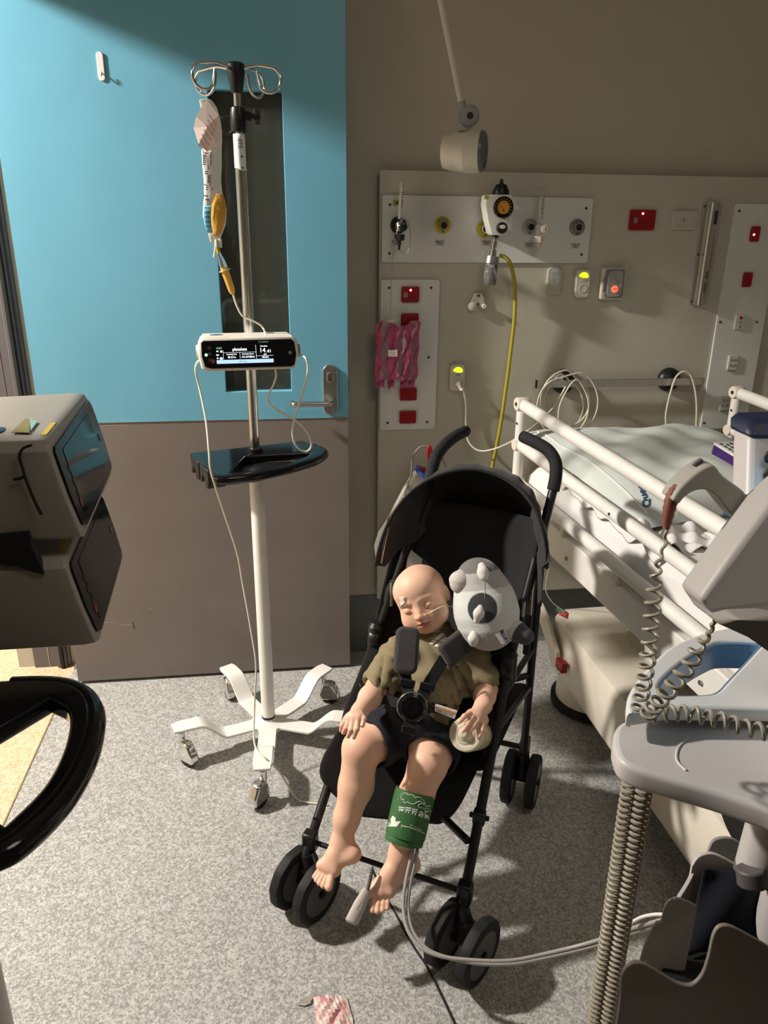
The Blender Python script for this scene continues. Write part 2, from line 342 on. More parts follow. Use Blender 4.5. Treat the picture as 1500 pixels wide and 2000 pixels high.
# five legs
ends = [(345, 1420), (512, 1497), (700, 1404), (628, 1308), (450, 1308)]
bs = MB(); bs.lathe([(.052, .052), (.054, .054), (.054, .066), (.030, .070), (.0215, .075), (.0215, .08)], (PX0, PY0, 0), n=30); bs.build('base_hub', 'white', iv)
def caster(p, ang, parent, zt=.115, s=1):
    # chrome hooded swivel caster; p: stem point, ang: wheel heading
    d = V((cos(ang), sin(ang), 0)); n = V((-sin(ang), cos(ang), 0)); wc = V((p.x, p.y, .0))+d*.022+V((0, 0, .032))
    h = MB(); prof = []
    for k in range(15):
        a = rad(-35+k*17); prof.append(wc+d*(cos(a)*-.036)+V((0, 0, .037*sin(a)+(.012 if 40 < -35+k*17 < 130 else 0))))
    h.prism([q+n*.0145 for q in prof], -n*.029); h.cyl((p.x, p.y, .07), (p.x, p.y, zt-.008), .011)
    co_ = h.build('caster', 'chrome', parent, bevel=.006, seg=3)
    MB().lathe([(.010, -.012), (.031, -.012), (.033, -.008), (.033, .008), (.031, .012), (.010, .012)], wc+V((0, 0, .001)), n, n=26).build('wheel', 'rubber', co_)
    MB().cyl((p.x, p.y, zt-.012), (p.x, p.y, zt+.0), .014).build('stem_cap', 'black', co_)
for i, (x, y) in enumerate(ends):
    e = PZ(x, y, .128); d = V((e.x-PX0, e.y-PY0, 0)); L = d.length; L = min(max(L, .27), .30); d.normalize(); n = V((-d.y, d.x, 0))
    prf = [(.03, .062), (.12, .062), (.15, .068), (.20, .116), (.235, .124), (L+.012, .124)]
    prf = [(q.x, q.z) for q in spl([V((a, 0, b)) for a, b in prf], 5)]
    leg = MB(); rows = []
    for a, z in prf:
        c0 = V((PX0, PY0, z))+d*a; wd = .027 if a < L else .024
        rows.append([c0-n*wd-V((0, 0, .004)), c0+n*wd-V((0, 0, .004)), c0+n*wd+V((0, 0, .005)), c0-n*wd+V((0, 0, .005))])
    leg.grid(rows, True); leg.f += [[0, 1, 2, 3], [len(leg.v)-4+k for k in (3, 2, 1, 0)]]; leg.fm += [0, 0]
    leg.build('leg', 'white', iv, bevel=.002)
    caster(V((PX0, PY0, 0))+d*(L-.012), [-.8, -2.2, .4, -.3, 1.9][i], iv, .122)
# tray
def tray(parent, P0, mk, zt):
    # mk(u,v): point at tray level; outline given in unit coordinates of the four measured corners
    outer = [mk(0, 0), mk(1, 0)]
    rim = spl([mk(1.0, 0), mk(1.04, .55), mk(.90, .86), mk(.62, 1.03), mk(.32, 1.08), mk(.08, 1.03), mk(0, .95)], 8)
    outer = [mk(0, 0)]+rim
    hole = [mk(.385, .40)]+spl([mk(.89, .62), mk(.80, .80), mk(.58, .93), mk(.33, .985), mk(.12, .95)], 8)
    t = MB(); O = V((0, 0, zt-.024))
    t.plate([[(p.x, p.y) for p in outer], [(p.x, p.y) for p in hole]], O, (1, 0, 0), (0, 1, 0), .024, .006)
    t.build('tray', 'blackg', parent)
    rimr = MB(); rimr.tube([p+V((0, 0, -.012)) for p in rim[4:]], .0125, 12); rimr.build('tray_handrail', 'blackg', parent)
    b_ = MB(); inn = [mk(.37, .36), mk(.74, .54), mk(.78, .90), mk(.55, 1.0), mk(.30, 1.05), mk(.06, .98)]
    if parent is iv:
        b_.prism([p+V((0, 0, -.030)) for p in inn], (0, 0, .006)); b_.build('tray_floor', 'black', parent, bevel=.001)
    lp = MB()   # two hanging hooks on the left edge
    for v0 in (.06, .42):
        a, b = mk(-.01, v0), mk(-.01, v0+.30); dd = (b-a); ol = [(0, 0), (1, 0), (1, -.5), (.85, -.98), (.62, -1), (.55, -.62), (.35, -.40), (.16, -.55), (.1, -.9), (0, -.9)]
        lp.prism([a+dd*u+V((0, 0, w*.055-.004)) for u, w in ol], (mk(.03, v0)-a).normalized()*.05)
    lp.build('tray_hook', 'black', parent, bevel=.003)
tc = [PZ(371, 884, .945), PZ(592, 860, .945), PZ(650, 891, .945), PZ(422, 930, .945)]
def mk1(u, v):
    a = tc[0].lerp(tc[1], u); b = tc[3].lerp(tc[2], u); return a+(b-a)*v
tray(iv, None, mk1, .945)
MB().cyl((PX0, PY0, .87), (PX0, PY0, .957), .021).build('tray_boss', 'black', iv)

# ------------------------------------------------------------------ infusion pump
def pump(name, label, group, c, F, Wd, screen_on, face_tilt=.22, W=.252, Hh=.078, Dp=.15):
    # c: centre of the front face; F: facing direction (unit, horizontal); Wd: left->right when seen from the front
    CP = M['cream_pump'] if screen_on else mat('dimmed_pump_case', (.33, .30, .255), .42)  # dark-screen pumps: grey-beige case, weaker light there put into the colour
    root = thing(name, label, 'infusion pump', (c.x, c.y, c.z-Hh/2), group)
    F = V(F).normalized(); Wd = V(Wd).normalized(); Up = V((0, 0, 1))
    fn = (F+Up*face_tilt).normalized(); fu = (Up-F*face_tilt).normalized()
    ka, kb_ = W/.252, Hh/.078
    def Q(a, b, d=0): return c+Wd*a+Up*b+F*(d-face_tilt*b)
    ol = [(-W/2+.010, Hh/2), (W/2-.012, Hh/2), (W/2, Hh/2-.012), (W/2+.001, -.005), (W/2-.008, -Hh/2+.004), (W/2-.02, -Hh/2), (-W/2+.016, -Hh/2), (-W/2+.004, -Hh/2+.006), (-W/2-.002, .0), (-W/2, Hh/2-.01)]
    body = MB(); rows = []
    for d, s_ in ((-Dp, .90), (-Dp+.01, .96), (-.012, 1.0), (0, .985), (.002, .95)):
        rows.append([(Q(a*s_, b*s_, d) if d > -.05 else c+Wd*a*s_+Up*(b*s_+.0)+F*d) for a, b in ol])
    body.grid(rows, True); n = len(ol); body.f += [list(range(n)), [len(body.v)-1-k for k in range(n)]]; body.fm += [0, 0]
    body.build('housing', CP, root, bevel=.003, seg=3)
    fo = [(-.118, .029), (-.112, .033), (.108, .033), (.116, .026), (.1195, -.004), (.114, -.029), (.106, -.0335), (-.098, -.0335), (-.112, -.029), (-.119, -.004)]
    fo = [(a*ka, b*kb_) for a, b in fo]; O = c+fn*.0025
    MB().plate([fo], O, Wd, fu, .0025, .0006).build('front_glass', 'blackg', root)
    s0 = O+fn*.0027
    def bx(mb, x0, y0, x1, y1): mb.box(s0+Wd*((x0+x1)/2)+fu*((y0+y1)/2), (abs(x1-x0), abs(y1-y0), .0004), Wd, fu)
    if screen_on:
        q = MB(); bx(q, -.080, -.0225, .058, -.0135); q.build('status_bar', mat('screen_blue', (.3, .5, .7), emit=(.55, .80, 1), estr=.9), root, smooth=False)
        q = MB(); bx(q, -.0635, .0085+.001, -.0630, -.012); bx(q, .016, .021, .0166, -.012)
        bx(q, -.063, .0035, .016, .0040); bx(q, -.0235, .0038, -.0230, -.0115); bx(q, .017, -.0058, .058, -.0053)
        for t_, x, y, sz in (('platelets', -.023, .011, .0105), ('14', .032, .007, .0155), ('.41', .0475, .0050, .0105), ('ml/h', .038, -.0025, .0042), ('Dose Rate', .036, .0175, .0040), ('Remaining Time', -.043, -.0005, .0038), ('Remaining Volume', -.004, -.0005, .0038), ('0h:31m', -.043, -.0075, .0066), ('131.6/180ml', -.004, -.0075, .0064), ('180ml/h', .038, -.0092, .0052)):
            q.text(t_, s0+Wd*x+fu*y, Wd, fu, sz, .0002, bold=.00012)
        bx(q, -.079, .009, -.0745, .006); bx(q, -.070, .009, -.0655, .0045); bx(q, -.080, .0, -.074, -.003); bx(q, -.079, -.0075, -.0755, -.0105); q.ell(s0+Wd*-.0685-fu*.010, (.004, .003, .0003), Wd, fu, 10, 6)
        q.build('screen_text', mat('screen_white', (.8, .85, .9), emit=(.85, .92, 1), estr=1.4), root, smooth=False)
        q = MB(); gm = mat('screen_green', (.1, .4, .2), emit=(.25, .75, .45), estr=.5); q.text('-0000', s0+Wd*-.073+fu*.0145, Wd, fu, .0062, .0002, bold=.0002); q.build('battery_text', gm, root, smooth=False)
        q = MB(); q.text('CC DISPLAY', s0+Wd*.036+fu*.0275, Wd, fu, .0045, .0002); q.build('mode_text', gm, root, smooth=False)
        q = MB(); q.ell(s0-Wd*.104-fu*.0005, (.0032, .0032, .001), Wd, fu); q.build('status_light', mat('led_green', (.1, .9, .3), emit=(.08, 1, .25), estr=14), root)
        q = MB(); q.text('baxter', s0-Wd*.012-fu*.018+fn*.0004, Wd, fu, .005, .0002); bx(q, -.026, -.0195, -.020, -.0165); q.build('bar_text', mat('screen_dark_blue', (.15, .3, .5)), root, smooth=False)
    q = MB(); q.cyl(s0-Wd*.092*ka-fu*.016*kb_, s0-Wd*.092*ka-fu*.016*kb_+fn*.0006, .0055); q.build('stop_button', mat('dark_red_button', (.22, .03, .03), .4), root)
    q = MB(); q.cyl(s0+Wd*.1-fu*.000, s0+Wd*.1+fn*.0006, .0048); q.build('door_button', mat('dim_button', (.14, .14, .14), .4), root)
    q = MB()
    for k in range(3): q.cyl(s0-Wd*.096+fu*(.016-.0145*k), s0-Wd*.096+fu*(.016-.0145*k)+fn*.0003, .0046 )
    if not screen_on:
        g2 = MB(); g2.plate([rrect(.165*ka, .052*kb_, .003)], s0-Wd*.008, Wd, fu, .0004, 0); g2.build('blank_screen', mat('dark_screen', (.012, .014, .014), .07), root, smooth=False)
    q.build('dark_button', mat('key_outline', (.035, .035, .035), .5), root)
    t_ = c-F*.05+Up*(Hh/2-.0005)
    q = MB(); q.ell(t_-Wd*.075-F*.02, (.017, .008, .0016), Wd, F); q.build('logo_disc', mat('navy_badge', (.02, .05, .09), .3), root)
    q = MB(); q.box(t_-Wd*.075+F*.032, (.055, .006, .0012), Wd, F); q.build('warning_strip', mat('amber_strip', (.55, .40, .04), .5), root)
    if not screen_on: return root
    q = MB(); q.cyl(c+Wd*(W/2-.002)-F*.04, c+Wd*(W/2+.008)-F*.04, .018, .015); q.build('side_knob', mat('grey_knob', (.22, .22, .22), .5), root)
    q = MB(); q.cyl(c-Wd*(W/2-.002)-F*.055, c-Wd*(W/2+.006)-F*.055, .018, .016); q.build('clamp_screw', 'cream_pump', root)
    return root
M['cream_pump'] = mat('ivory_pump_case', (.74, .70, .62), .33)
pc = PY(487, 691, PY0-.14)
pf = V((.10, -1, 0)).normalized(); pw = V((1, .10, 0)).normalized()
pump('infusion_pump', 'cream infusion pump with lit screen clamped to the drip stand by the door', None, pc, pf, pw, True, W=.243, Dp=.121)
pumpc = pc
# ------------------------------------------------------------------ infusion bag hanging from the left hooks
BX = PY(400, 200, PY0-.045)
def bagp(x, y, dy=0): return PY(x, y, PY0-.05+dy)
bag = thing('infusion_bag', 'crumpled platelet bag with white labels hanging from the drip stand hook', 'infusion bag', bagp(424, 490))
def sheet(rowsxy, off, thick, bulge=0, wr=.0015, seed=1):
    rnd = random.Random(seed); R = []
    n = 9
    for j, (xa, xb, y) in enumerate(rowsxy):
        r = []
        for k in range(n):
            u = k/(n-1); b = bulge*sin(pi*u)*sin(pi*(j+.5)/len(rowsxy)); r.append(bagp(xa+(xb-xa)*u, y, off-b+rnd.uniform(-wr, wr)))
        R.append(r)
    return R
def densify(rows, k=3):
    out = []
    for i in range(len(rows)-1):
        for t in range(k): out.append(tuple(rows[i][q]+(rows[i+1][q]-rows[i][q])*t/k for q in range(3)))
    return out+[rows[-1]]
def pouch(name, rows, mats, parent, off=0, bulge=.012, wr=.001, seed=1):
    rows = densify(rows, 3); a = sheet(rows, off, 0, bulge, wr, seed); b = sheet(rows, off+.003, 0, -bulge*.7, wr, seed+1)
    g = MB(); g.grid([ra+rb[::-1] for ra, rb in zip(a, b)], True); n = 18; g.f += [list(range(n)), [len(g.v)-1-k for k in range(n)]]; g.fm += [0, 0]
    return g.build(name, mats, parent, sub=1)
bagr = [(388, 412, 193), (392, 424, 210), (396, 432, 240), (398, 434, 270), (394, 433, 300), (398, 433, 330), (401, 432, 355), (402, 434, 375)]
pouch('bag_film', bagr+[(398, 440, 395), (397, 443, 410), (401, 441, 440), (408, 432, 462), (411, 430, 475)], mat('bag_plastic', (.80, .76, .68), .22, trans=.25, ior=1.2, bump=.2, bscale=60), bag, .002, .007, .001, 4)
pouch('yellow_fluid', [(418, 434, 378), (414, 440, 392), (412, 442, 408), (411, 441, 425), (414, 436, 445), (417, 431, 460)], mat('platelet_fluid', (.70, .40, .07), .15, trans=.25, ior=1.33), bag, -.006, .010, .0008, 7)
gl = MB(); gl.grid(sheet(densify([(393, 416, 290), (395, 418, 320), (398, 420, 350), (399, 421, 380), (397, 413, 400), (396, 411, 425)], 2), -.012, 0, .003, .0007, 3)); gl.build('white_label', 'label', bag, solid=.0005)
il = MB()
for (x, y, wx, hy) in [(400, 306, 6, 3), (399, 318, 5, 18), (412, 312, 2, 28), (403, 340, 5, 10), (407, 352, 4, 16), (404, 368, 3, 12), (411, 355, 1.5, 24), (402, 384, 8, 3), (405, 392, 7, 4), (407, 330, 2, 8), (400, 362, 3, 3), (415, 372, 2, 10), (404, 300, 7, 2)]:
    for q in range(max(1, int(hy/4))):
        a = bagp(x, y-hy/2+q*4, -.0165); il.box(a, (wx*.0013, .0004, .0022))
il.build('label_print', 'ink', bag, smooth=False)
gl = MB(); gl.grid(sheet(densify([(399, 413, 402), (397, 412, 425), (400, 413, 440), (405, 416, 455)], 2), -.015, 0, .002, .0005, 5)); gl.build('blue_label', mat('blue_paper', (.20, .52, .75), .6), bag, solid=.0005)
il = MB()
for k in range(5):
    for j in (0, 1): il.box(bagp(402+j*6+k*.6, 406+k*9, -.0185), (.006, .0004, .0022))
il.build('blue_label_print', mat('navy_ink', (.03, .08, .25), .6), bag, smooth=False)
# pink diamond-folded paper tag
tg = MB(); tp = [(403, 193), (427, 225), (434, 258), (424, 283), (405, 297), (388, 282), (378, 250), (383, 228)]
cc = bagp(405, 247, -.024); tg.v = [V(cc)]+[bagp(x, y, -.017-(.004 if i % 2 else 0)) for i, (x, y) in enumerate(tp)]; tg.f = [[0, i+1, (i+1) % 8+1] for i in range(8)]; tg.fm = [0]*8
tg.build('pink_tag', mat('pink_paper', (.80, .70, .64), .7), bag, solid=.0006, smooth=False)
il = MB()
U = (bagp(426, 247)-bagp(404, 215)).normalized(); Wv = (bagp(394, 240)-bagp(404, 215)).normalized()
for k in range(7):
    o = bagp(410-k*3.6, 226+k*9.5, -.0245)
    for j in range(3): il.box(o+U*(.0045+j*.0095-.003), (.0085, .0016, .0003), U, Wv.cross(U).cross(U)*-1 if 0 else V((-U.z, 0, U.x)))
il.build('tag_print', mat('red_ink', (.55, .20, .20), .6), bag, smooth=False)
lp = MB(); lp.tube(spl([bagp(394, 165), bagp(391, 180), bagp(393, 196)], 5), .0012, 8).tube(spl([bagp(394, 165), bagp(399, 180), bagp(399, 197)], 5), .0012, 8); lp.build('hanging_loop', 'clear', bag)
pt = MB(); pt.tube([bagp(423, 468), bagp(424, 486)], .0042, 10).tube([bagp(430, 466), bagp(431, 484)], .0040, 10).tube([bagp(422, 470), bagp(420, 492), bagp(418, 503)], .003, 8); pt.build('outlet_port', 'tube', bag)
dc = thing('drip_chamber', 'clear drip chamber half full of yellow fluid below the platelet bag', 'drip chamber', bagp(456, 577))
a, b = bagp(430, 502), bagp(455, 574); ax = (b-a).normalized()
MB().tube([a-ax*.012, a, a.lerp(b, .12), a.lerp(b, .30)], [.004, .006, .0085, .0095], 20).build('chamber_top', 'clear', dc)
MB().tube([a.lerp(b, .28), a.lerp(b, .30), a.lerp(b, .9), b], [.010, .0098, .0085, .005], 20).build('yellow_chamber', mat('amber_fluid', (.85, .50, .10), .2, trans=.2, ior=1.33), dc)
MB().lathe([(.0095, -.0015), (.0145, -.001), (.0145, .001), (.0095, .0015)], a.lerp(b, .36), ax, 20).build('flange', 'tube', dc)
MB().tube([a-ax*.024, a-ax*.010], [.0045, .0055], 12).build('spike', 'yellow', dc)
TB = mat('infusion_tube', (.86, .82, .68), .25, trans=.15, ior=1.3)
def line(name, label, pts, r, m=None, n=10, cat='tubing'):
    mb = MB(); mb.tube(spl(pts, 9), r, n); o = mb.build(name, m or TB, None, loc=pts[-1]); tag(o, label, cat); return o
top = pc.z+.039
line('infusion_line', 'clear tubing curving from the drip chamber down into the back of the pump', [b, bagp(463, 598), bagp(475, 618), bagp(497, 628), bagp(512, 638, .02), PY(519, 653, PY0-.06), PY(521, 668, PY0-.06)], .0026)
pl = pc-pw*.127-pf*.03; 
l1 = [PY(397, 699, pl.y), PY(385, 708, pl.y-.02), PY(382, 725, pl.y-.03), PY(390, 760, pl.y-.03), PY(402, 820, 1.89), PY(408, 880, 1.85), PY(413, 925, 1.845), PY(437, 1000, 1.90), PY(463, 1080, 1.93), PY(474, 1140, 1.95), PY(490, 1230, 1.94), PY(500, 1300, 1.93), PY(497, 1380, 1.93)]
l1 += [PY(497, 1452, 1.875), PZ(515, 1478, .142), PZ(540, 1500, .10), PZ(560, 1530, .05), PZ(580, 1560, .004), PZ(600, 1567, .004), PZ(640, 1572, .004)]
line('infusion_line', 'long pale tube dropping from the left side of the pump to the floor', l1, .0026)
l2 = [PY(583, 692, pc.y+.03), PY(597, 700, pc.y), PY(601, 725, pc.y), PY(590, 770, pc.y), PY(578, 808, pc.y), PY(571, 845, pc.y), PY(580, 873, pc.y+.01), PY(598, 882, pc.y+.02), PY(608, 870, pc.y+.02), PY(600, 845, pc.y+.01), PY(578, 822, pc.y), PY(545, 803, pc.y), PY(526, 788, pc.y), PY(524, 772, pc.y), PY(534, 752, pc.y), PY(539, 735, pc.y), PY(538, 722, pc.y+.02)]
line('infusion_line', 'pale tube looping at the right of the pump, hanging over the black tray', l2, .0026)

# ================================================================== WALL EQUIPMENT
X_, Z_ = V((1, 0, 0)), V((0, 0, 1))
def W(x, y, d=0): return PY(x, y, YB-d)
def wq(quad, dz=0):
    # centre, width, height of an upright rectangle from measured corners
    P = [W(*q) for q in quad]; xs = [p.x for p in P]; zs = [p.z for p in P]
    x0 = (min(xs[0], xs[3])+max(xs[0], xs[3]))/2; x1 = (xs[1]+xs[2])/2; z1 = (zs[0]+zs[1])/2; z0 = (zs[2]+zs[3])/2
    return (x0+x1)/2, (z0+z1)/2, x1-x0, z1-z0
def wplate(mb, cx, cz, w, h, th, r=.004, bev=.0008, y=None): return mb.plate([rrect(w, h, r)], (cx, (YB if y is None else y), cz), X_, Z_, th, bev)
def screws(parent, pts, y):
    for p in pts:
        MB().lathe([(.0045, 0), (.0042, .0012), (.0015, .0013), (.0012, .0004)], (p[0], y, p[1]), (0, -1, 0), 14).build('screw', mat('dark_screw', (.10, .09, .08), .4, .6), parent)
# gas outlet panel
gx, gz, gw, gh = wq([(748, 380), (1158, 388), (1145, 514), (743, 512)])
gp = thing('medical_gas_unit', 'long white wall panel carrying the round gas outlets, below the exam lamp', 'gas panel', (gx, YB, gz-gh/2))
wplate(MB(), gx, gz, gw, gh, .008, .006).build('panel_plate', 'panel', gp)
GY = YB-.008
screws(gp, [(W(*q).x, W(*q).z) for q in ((761, 400), (760, 495), (1143, 407), (1134, 497))], GY)
def outlet(px, py, ring, label, depth=.02, r=.026):
    c = PY(px, py, GY-.01); c = V((c.x, GY, c.z))
    t = thing('gas_outlet', label, 'gas outlet', (c.x, GY, c.z-r))
    MB().lathe([(r, 0), (r, .003), (r*.86, .006), (r*.60, .007)], c, (0, -1, 0), 30).build('collar_ring', ring, t)
    MB().lathe([(r*.58, .004), (r*.58, depth*.7), (r*.52, depth), (r*.38, depth), (r*.34, depth*.6), (.001, depth*.6)], c, (0, -1, 0), 26).build('socket', 'steel' if ring != 'black' else 'black', t)
    MB().lathe([(r*.34, depth*.62), (r*.30, depth*.95), (.001, depth*.95)], c, (0, -1, 0), 20).build('core', 'darkhole', t)
    mb = MB()
    for k in range(11):
        a = rad(30+12*k); mb.box(c+V((cos(a)*r*.76, -.0068, sin(a)*r*.76)), (.0022, .0006, .0028), X_*sin(a)-Z_*cos(a), (0, 1, 0))
    mb.build('ring_marks', 'ink', t, smooth=False)
    MB().text('AIR' if ring == 'yellow' else 'GAS', c+V((0, -.0072, -r*.76)), X_, Z_, .0065).build('ring_word', 'ink', t, smooth=False)
    return t
outlet(779, 440, 'black', 'black round gas outlet behind the left flowmeter')
outlet(866, 440, 'yellow', 'yellow round gas outlet left of the gauge, nothing plugged in')
outlet(948, 447, 'yellow', 'yellow round gas outlet half hidden behind the suction gauge')
outlet(1036, 443, mat('pale_ring', (.45, .45, .43), .35), 'pale round gas outlet behind the right flowmeter')
outlet(1129, 444, mat('grey_ring', (.22, .22, .21), .35), 'grey round gas outlet at the right end of the gas panel')
for i, (x, y, lab) in enumerate([(774, 474, 'small printed label under the left flowmeter'), (859, 474, 'small printed label under the yellow gas outlet'), (950, 474, 'small printed label left of the chrome coupling under the gauge'), (1033, 478, 'small printed label under the right flowmeter'), (1124, 480, 'small printed label under the grey gas outlet')]):
    p = PY(x, y, GY); t = thing('outlet_label', lab, 'label', (p.x, GY, p.z-.01))
    wplate(MB(), p.x, p.z, .036, .021, .0006, .001, 0, GY).build('paper', mat('lbl', (.66, .67, .64), .6), t, smooth=False)
    mb = MB(); mb.box((p.x, GY-.0008, p.z+.006), (.030, .0004, .0012)).box((p.x, GY-.0008, p.z-.0065), (.030, .0004, .0008)).text('MEDICAL', (p.x, GY-.0007, p.z+.0012), X_, Z_, .0068).text('OUTLET', (p.x, GY-.0007, p.z-.004), X_, Z_, .004)
    mb.build('print', 'ink', t, smooth=False)
p = PY(778, 396, GY); t = thing('caution_sticker', 'small yellow sticker beside the top screw of the gas panel', 'sticker', (p.x, GY, p.z-.01))
wplate(MB(), p.x-.004, p.z, .026, .017, .0006, .001, 0, GY).build('sticker', 'yellow', t, smooth=False)
MB().box((p.x, GY-.0008, p.z-.001), (.014, .0004, .008)).build('print', 'ink', t, smooth=False)
# flowmeters
def flowmeter(pt, pb, knob, nozzle, label, body_m, dark):
    y = GY-.060; a, b, k, nz = PY(*pt, y), PY(*pb, y), PY(*knob, y), PY(*nozzle, y)
    t = thing('flowmeter', label, 'flowmeter', (b.x, GY, nz.z))
    MB().tube([a, b], .0075, 18).build('flow_tube', 'clear', t)
    MB().tube([a+V((0, 0, -.012)), b], .0018, 8).build('inner_rod', 'panel', t)
    MB().tube([a+V((0, 0, .004)), a-V((0, 0, .008))], [.005, .0085], 16).build('top_cap', 'clear', t)
    mb = MB()
    for q in range(9): mb.box(a.lerp(b, .25+q*.07)+V((.002, -.0078, 0)), (.006 if q % 2 else .009, .0004, .0014))
    mb.build('scale_marks', 'ink', t, smooth=False)
    mb = MB(); mb.lathe([(.009, -.004), (.0125, 0), (.013, .022), (.009, .028)], V((b.x, y, k.z-.012)), (0, 0, 1), 20); mb.cyl((k.x, GY-.012, k.z), (k.x, y, k.z), .0085); mb.build('valve_body', body_m, t)
    MB().lathe([(.0125, 0), (.0135, .003), (.0125, .018), (.006, .020), (.0055, .018), (.001, .018)], V((k.x+.004, y-.008, k.z)), (0, -1, 0), 24).build('control_knob', dark, t)
    MB().tube([V((b.x, y, k.z-.022)), V((b.x, y, k.z-.040))], [.017, .0155], 8).build('nut', dark, t)
    MB().tube([V((b.x, y, k.z-.038)), V((b.x, y, k.z-.05)), V((b.x, y, k.z-.052)), V((nz.x, y, nz.z))], [.006, .0055, .0042, .0034], 12).build('hose_tail', dark, t)
    return t, V((nz.x, y, nz.z))
_, fn1 = flowmeter((785, 358), (781, 428), (783, 443), (779, 488), 'clear flowmeter with black fittings at the left end of the gas panel', 'chrome', 'black')
_, fn2 = flowmeter((1061, 366), (1056, 428), (1059, 447), (1053, 484), 'clear flowmeter with pale fittings between gauge and grey outlet', 'clear', 'creamp')
yf = fn1.y
line('oxygen_tube', 'thin clear tube looping from the left flowmeter down to the pink bag', [fn1+V((0, 0, .006)), fn1+V((.004, 0, -.004)), PY(792, 497, yf), PY(799, 485, yf), PY(801, 455, yf), PY(797, 435, yf), PY(789, 428, yf), PY(779, 440, yf-.01), PY(770, 480, yf), PY(765, 520, yf), PY(763, 580, yf), PY(762, 625, YB-.05)], .0017, mat('clear_tube', (.55, .55, .50), .15, trans=.4, ior=1.3))
# suction gauge with jar
y = GY-.075
g = thing('suction_regulator', 'white suction regulator with a round orange gauge hanging on the gas panel', 'regulator', (PY(965, 450, y).x, GY, PY(965, 450, y).z))
def G(x, y_, d=0): return PY(x, y_, y-d)
fp = [G(*q) for q in ((949, 380), (1001, 380), (1003, 425), (1000, 432), (991, 436), (991, 452), (982, 460), (962, 459), (958, 455), (952, 430), (947, 400))]
MB().prism(fp, (0, .055, 0)).build('housing', mat('white_abs', (.78, .76, .70), .35), g, bevel=.004, seg=3)
sx = MB(); s0 = G(947, 380, -.03); sx.box(G(950, 385, .0004)+V((0, 0, 0)), (.012, .0006, .012)); sx.build('sticker', 'yellow', g)
gc = G(982, 405); 
MB().lathe([(.030, 0), (.0315, .004), (.0315, .010), (.0285, .012), (.0285, .009), (.001, .009)], gc, (0, -1, 0), 40).build('gauge_ring', 'blackg', g)
MB().lathe([(.0195, 0), (.0195, .0006)], gc+V((0, -.0092, 0)), (0, -1, 0), 36).build('gauge_dial', 'orange', g)
mb = MB()
for k in range(13):
    a = rad(-40+k*21.6); mb.box(gc+V((cos(a)*.0245, -.0096, sin(a)*.0245)), (.0045, .0004, .0018), X_*cos(a)+Z_*sin(a), (0, 1, 0))
mb.build('outer_scale', 'yellow', g, smooth=False)
mb = MB()
for k in range(13):
    a = rad(-40+k*21.6); mb.box(gc+V((cos(a)*.0165, -.0101, sin(a)*.0165)), (.0035, .0003, .0011), X_*cos(a)+Z_*sin(a), (0, 1, 0))
mb.box(gc+V((-.003, -.0102, -.004)), (.0016, .0004, .022), X=(1, 0, .7)); mb.text('kPa', gc+V((0, -.0099, -.010)), X_, Z_, .006); mb.build('gauge_needle', 'ink', g, smooth=False)
kc = G(979, 445)
MB().lathe([(.0165, 0), (.0175, .003), (.0165, .014), (.014, .016), (.001, .016)], kc, (0, -1, 0), 26).build('control_knob', 'black', g)
MB().ell(kc+V((0, -.0162, .003)), (.010, .006, .0006), X_, Z_).build('knob_mark', 'panel', g)
MB().lathe([(.026, 0), (.026, .012), (.016, .03), (.006, .034), (.005, .046)], PY(978, 381, y+.035), (0, 0, 1), 24).build('top_knob', 'black', g)
MB().cyl((kc.x, y+.03, kc.z), (kc.x, GY, kc.z), .012).build('wall_probe', 'steel', g)
j = thing('suction_coupling', 'chrome coupling and clear filter jar hanging below the suction gauge', 'coupling', G(956, 556))
a = G(968, 458, -.02); b = G(962, 500, -.02)
MB().tube([a, a.lerp(b, .15)], .010, 16).build('black_nut', 'black', j)
MB().tube([a.lerp(b, t) for t in (.12, .3, .31, .6, .61, .7, .71, 1)], [.006, .006, .009, .009, .006, .006, .011, .011], 20).build('chrome_stem', 'chrome', j)
b2 = G(960, 514, -.02); MB().tube([b, b2], [.022, .0235], 26).tube([b2-V((0, 0, .001)), b2-V((0, 0, .004))], .0225, 26).build('jar_cap', 'alu', j)
b3 = G(956, 556, -.02); MB().tube([b2-V((0, 0, .003)), b3], [.021, .0195], 24, caps=False).build('clear_jar', 'clear', j, solid=.0012)
MB().tube([b2.lerp(b3, t) for t in (.08, .3, .32, .5, .52, .95)], [.018, .010, .009, .009, .016, .0165], 20).build('float_valve', 'black', j)
hose = [G(978, 500, -.02), G(984, 501, -.02), G(995, 512, -.02), G(1003, 540, -.03), G(1006, 580, -.04), G(1004, 630, -.045), G(997, 690, -.05), G(988, 760, -.05), G(976, 840, -.05), G(962, 910, -.05), G(955, 960, -.05)]
line('suction_hose', 'thick translucent yellow hose hanging down the wall from the suction coupling', hose, .0063, mat('yellow_hose', (.50, .43, .05), .25, trans=.25, ior=1.3), 14)
MB().tube([G(976, 499, -.02), G(984, 501, -.02)], .0045, 12).build('hose_connector', mat('brass', (.4, .3, .1), .3, 1), j)
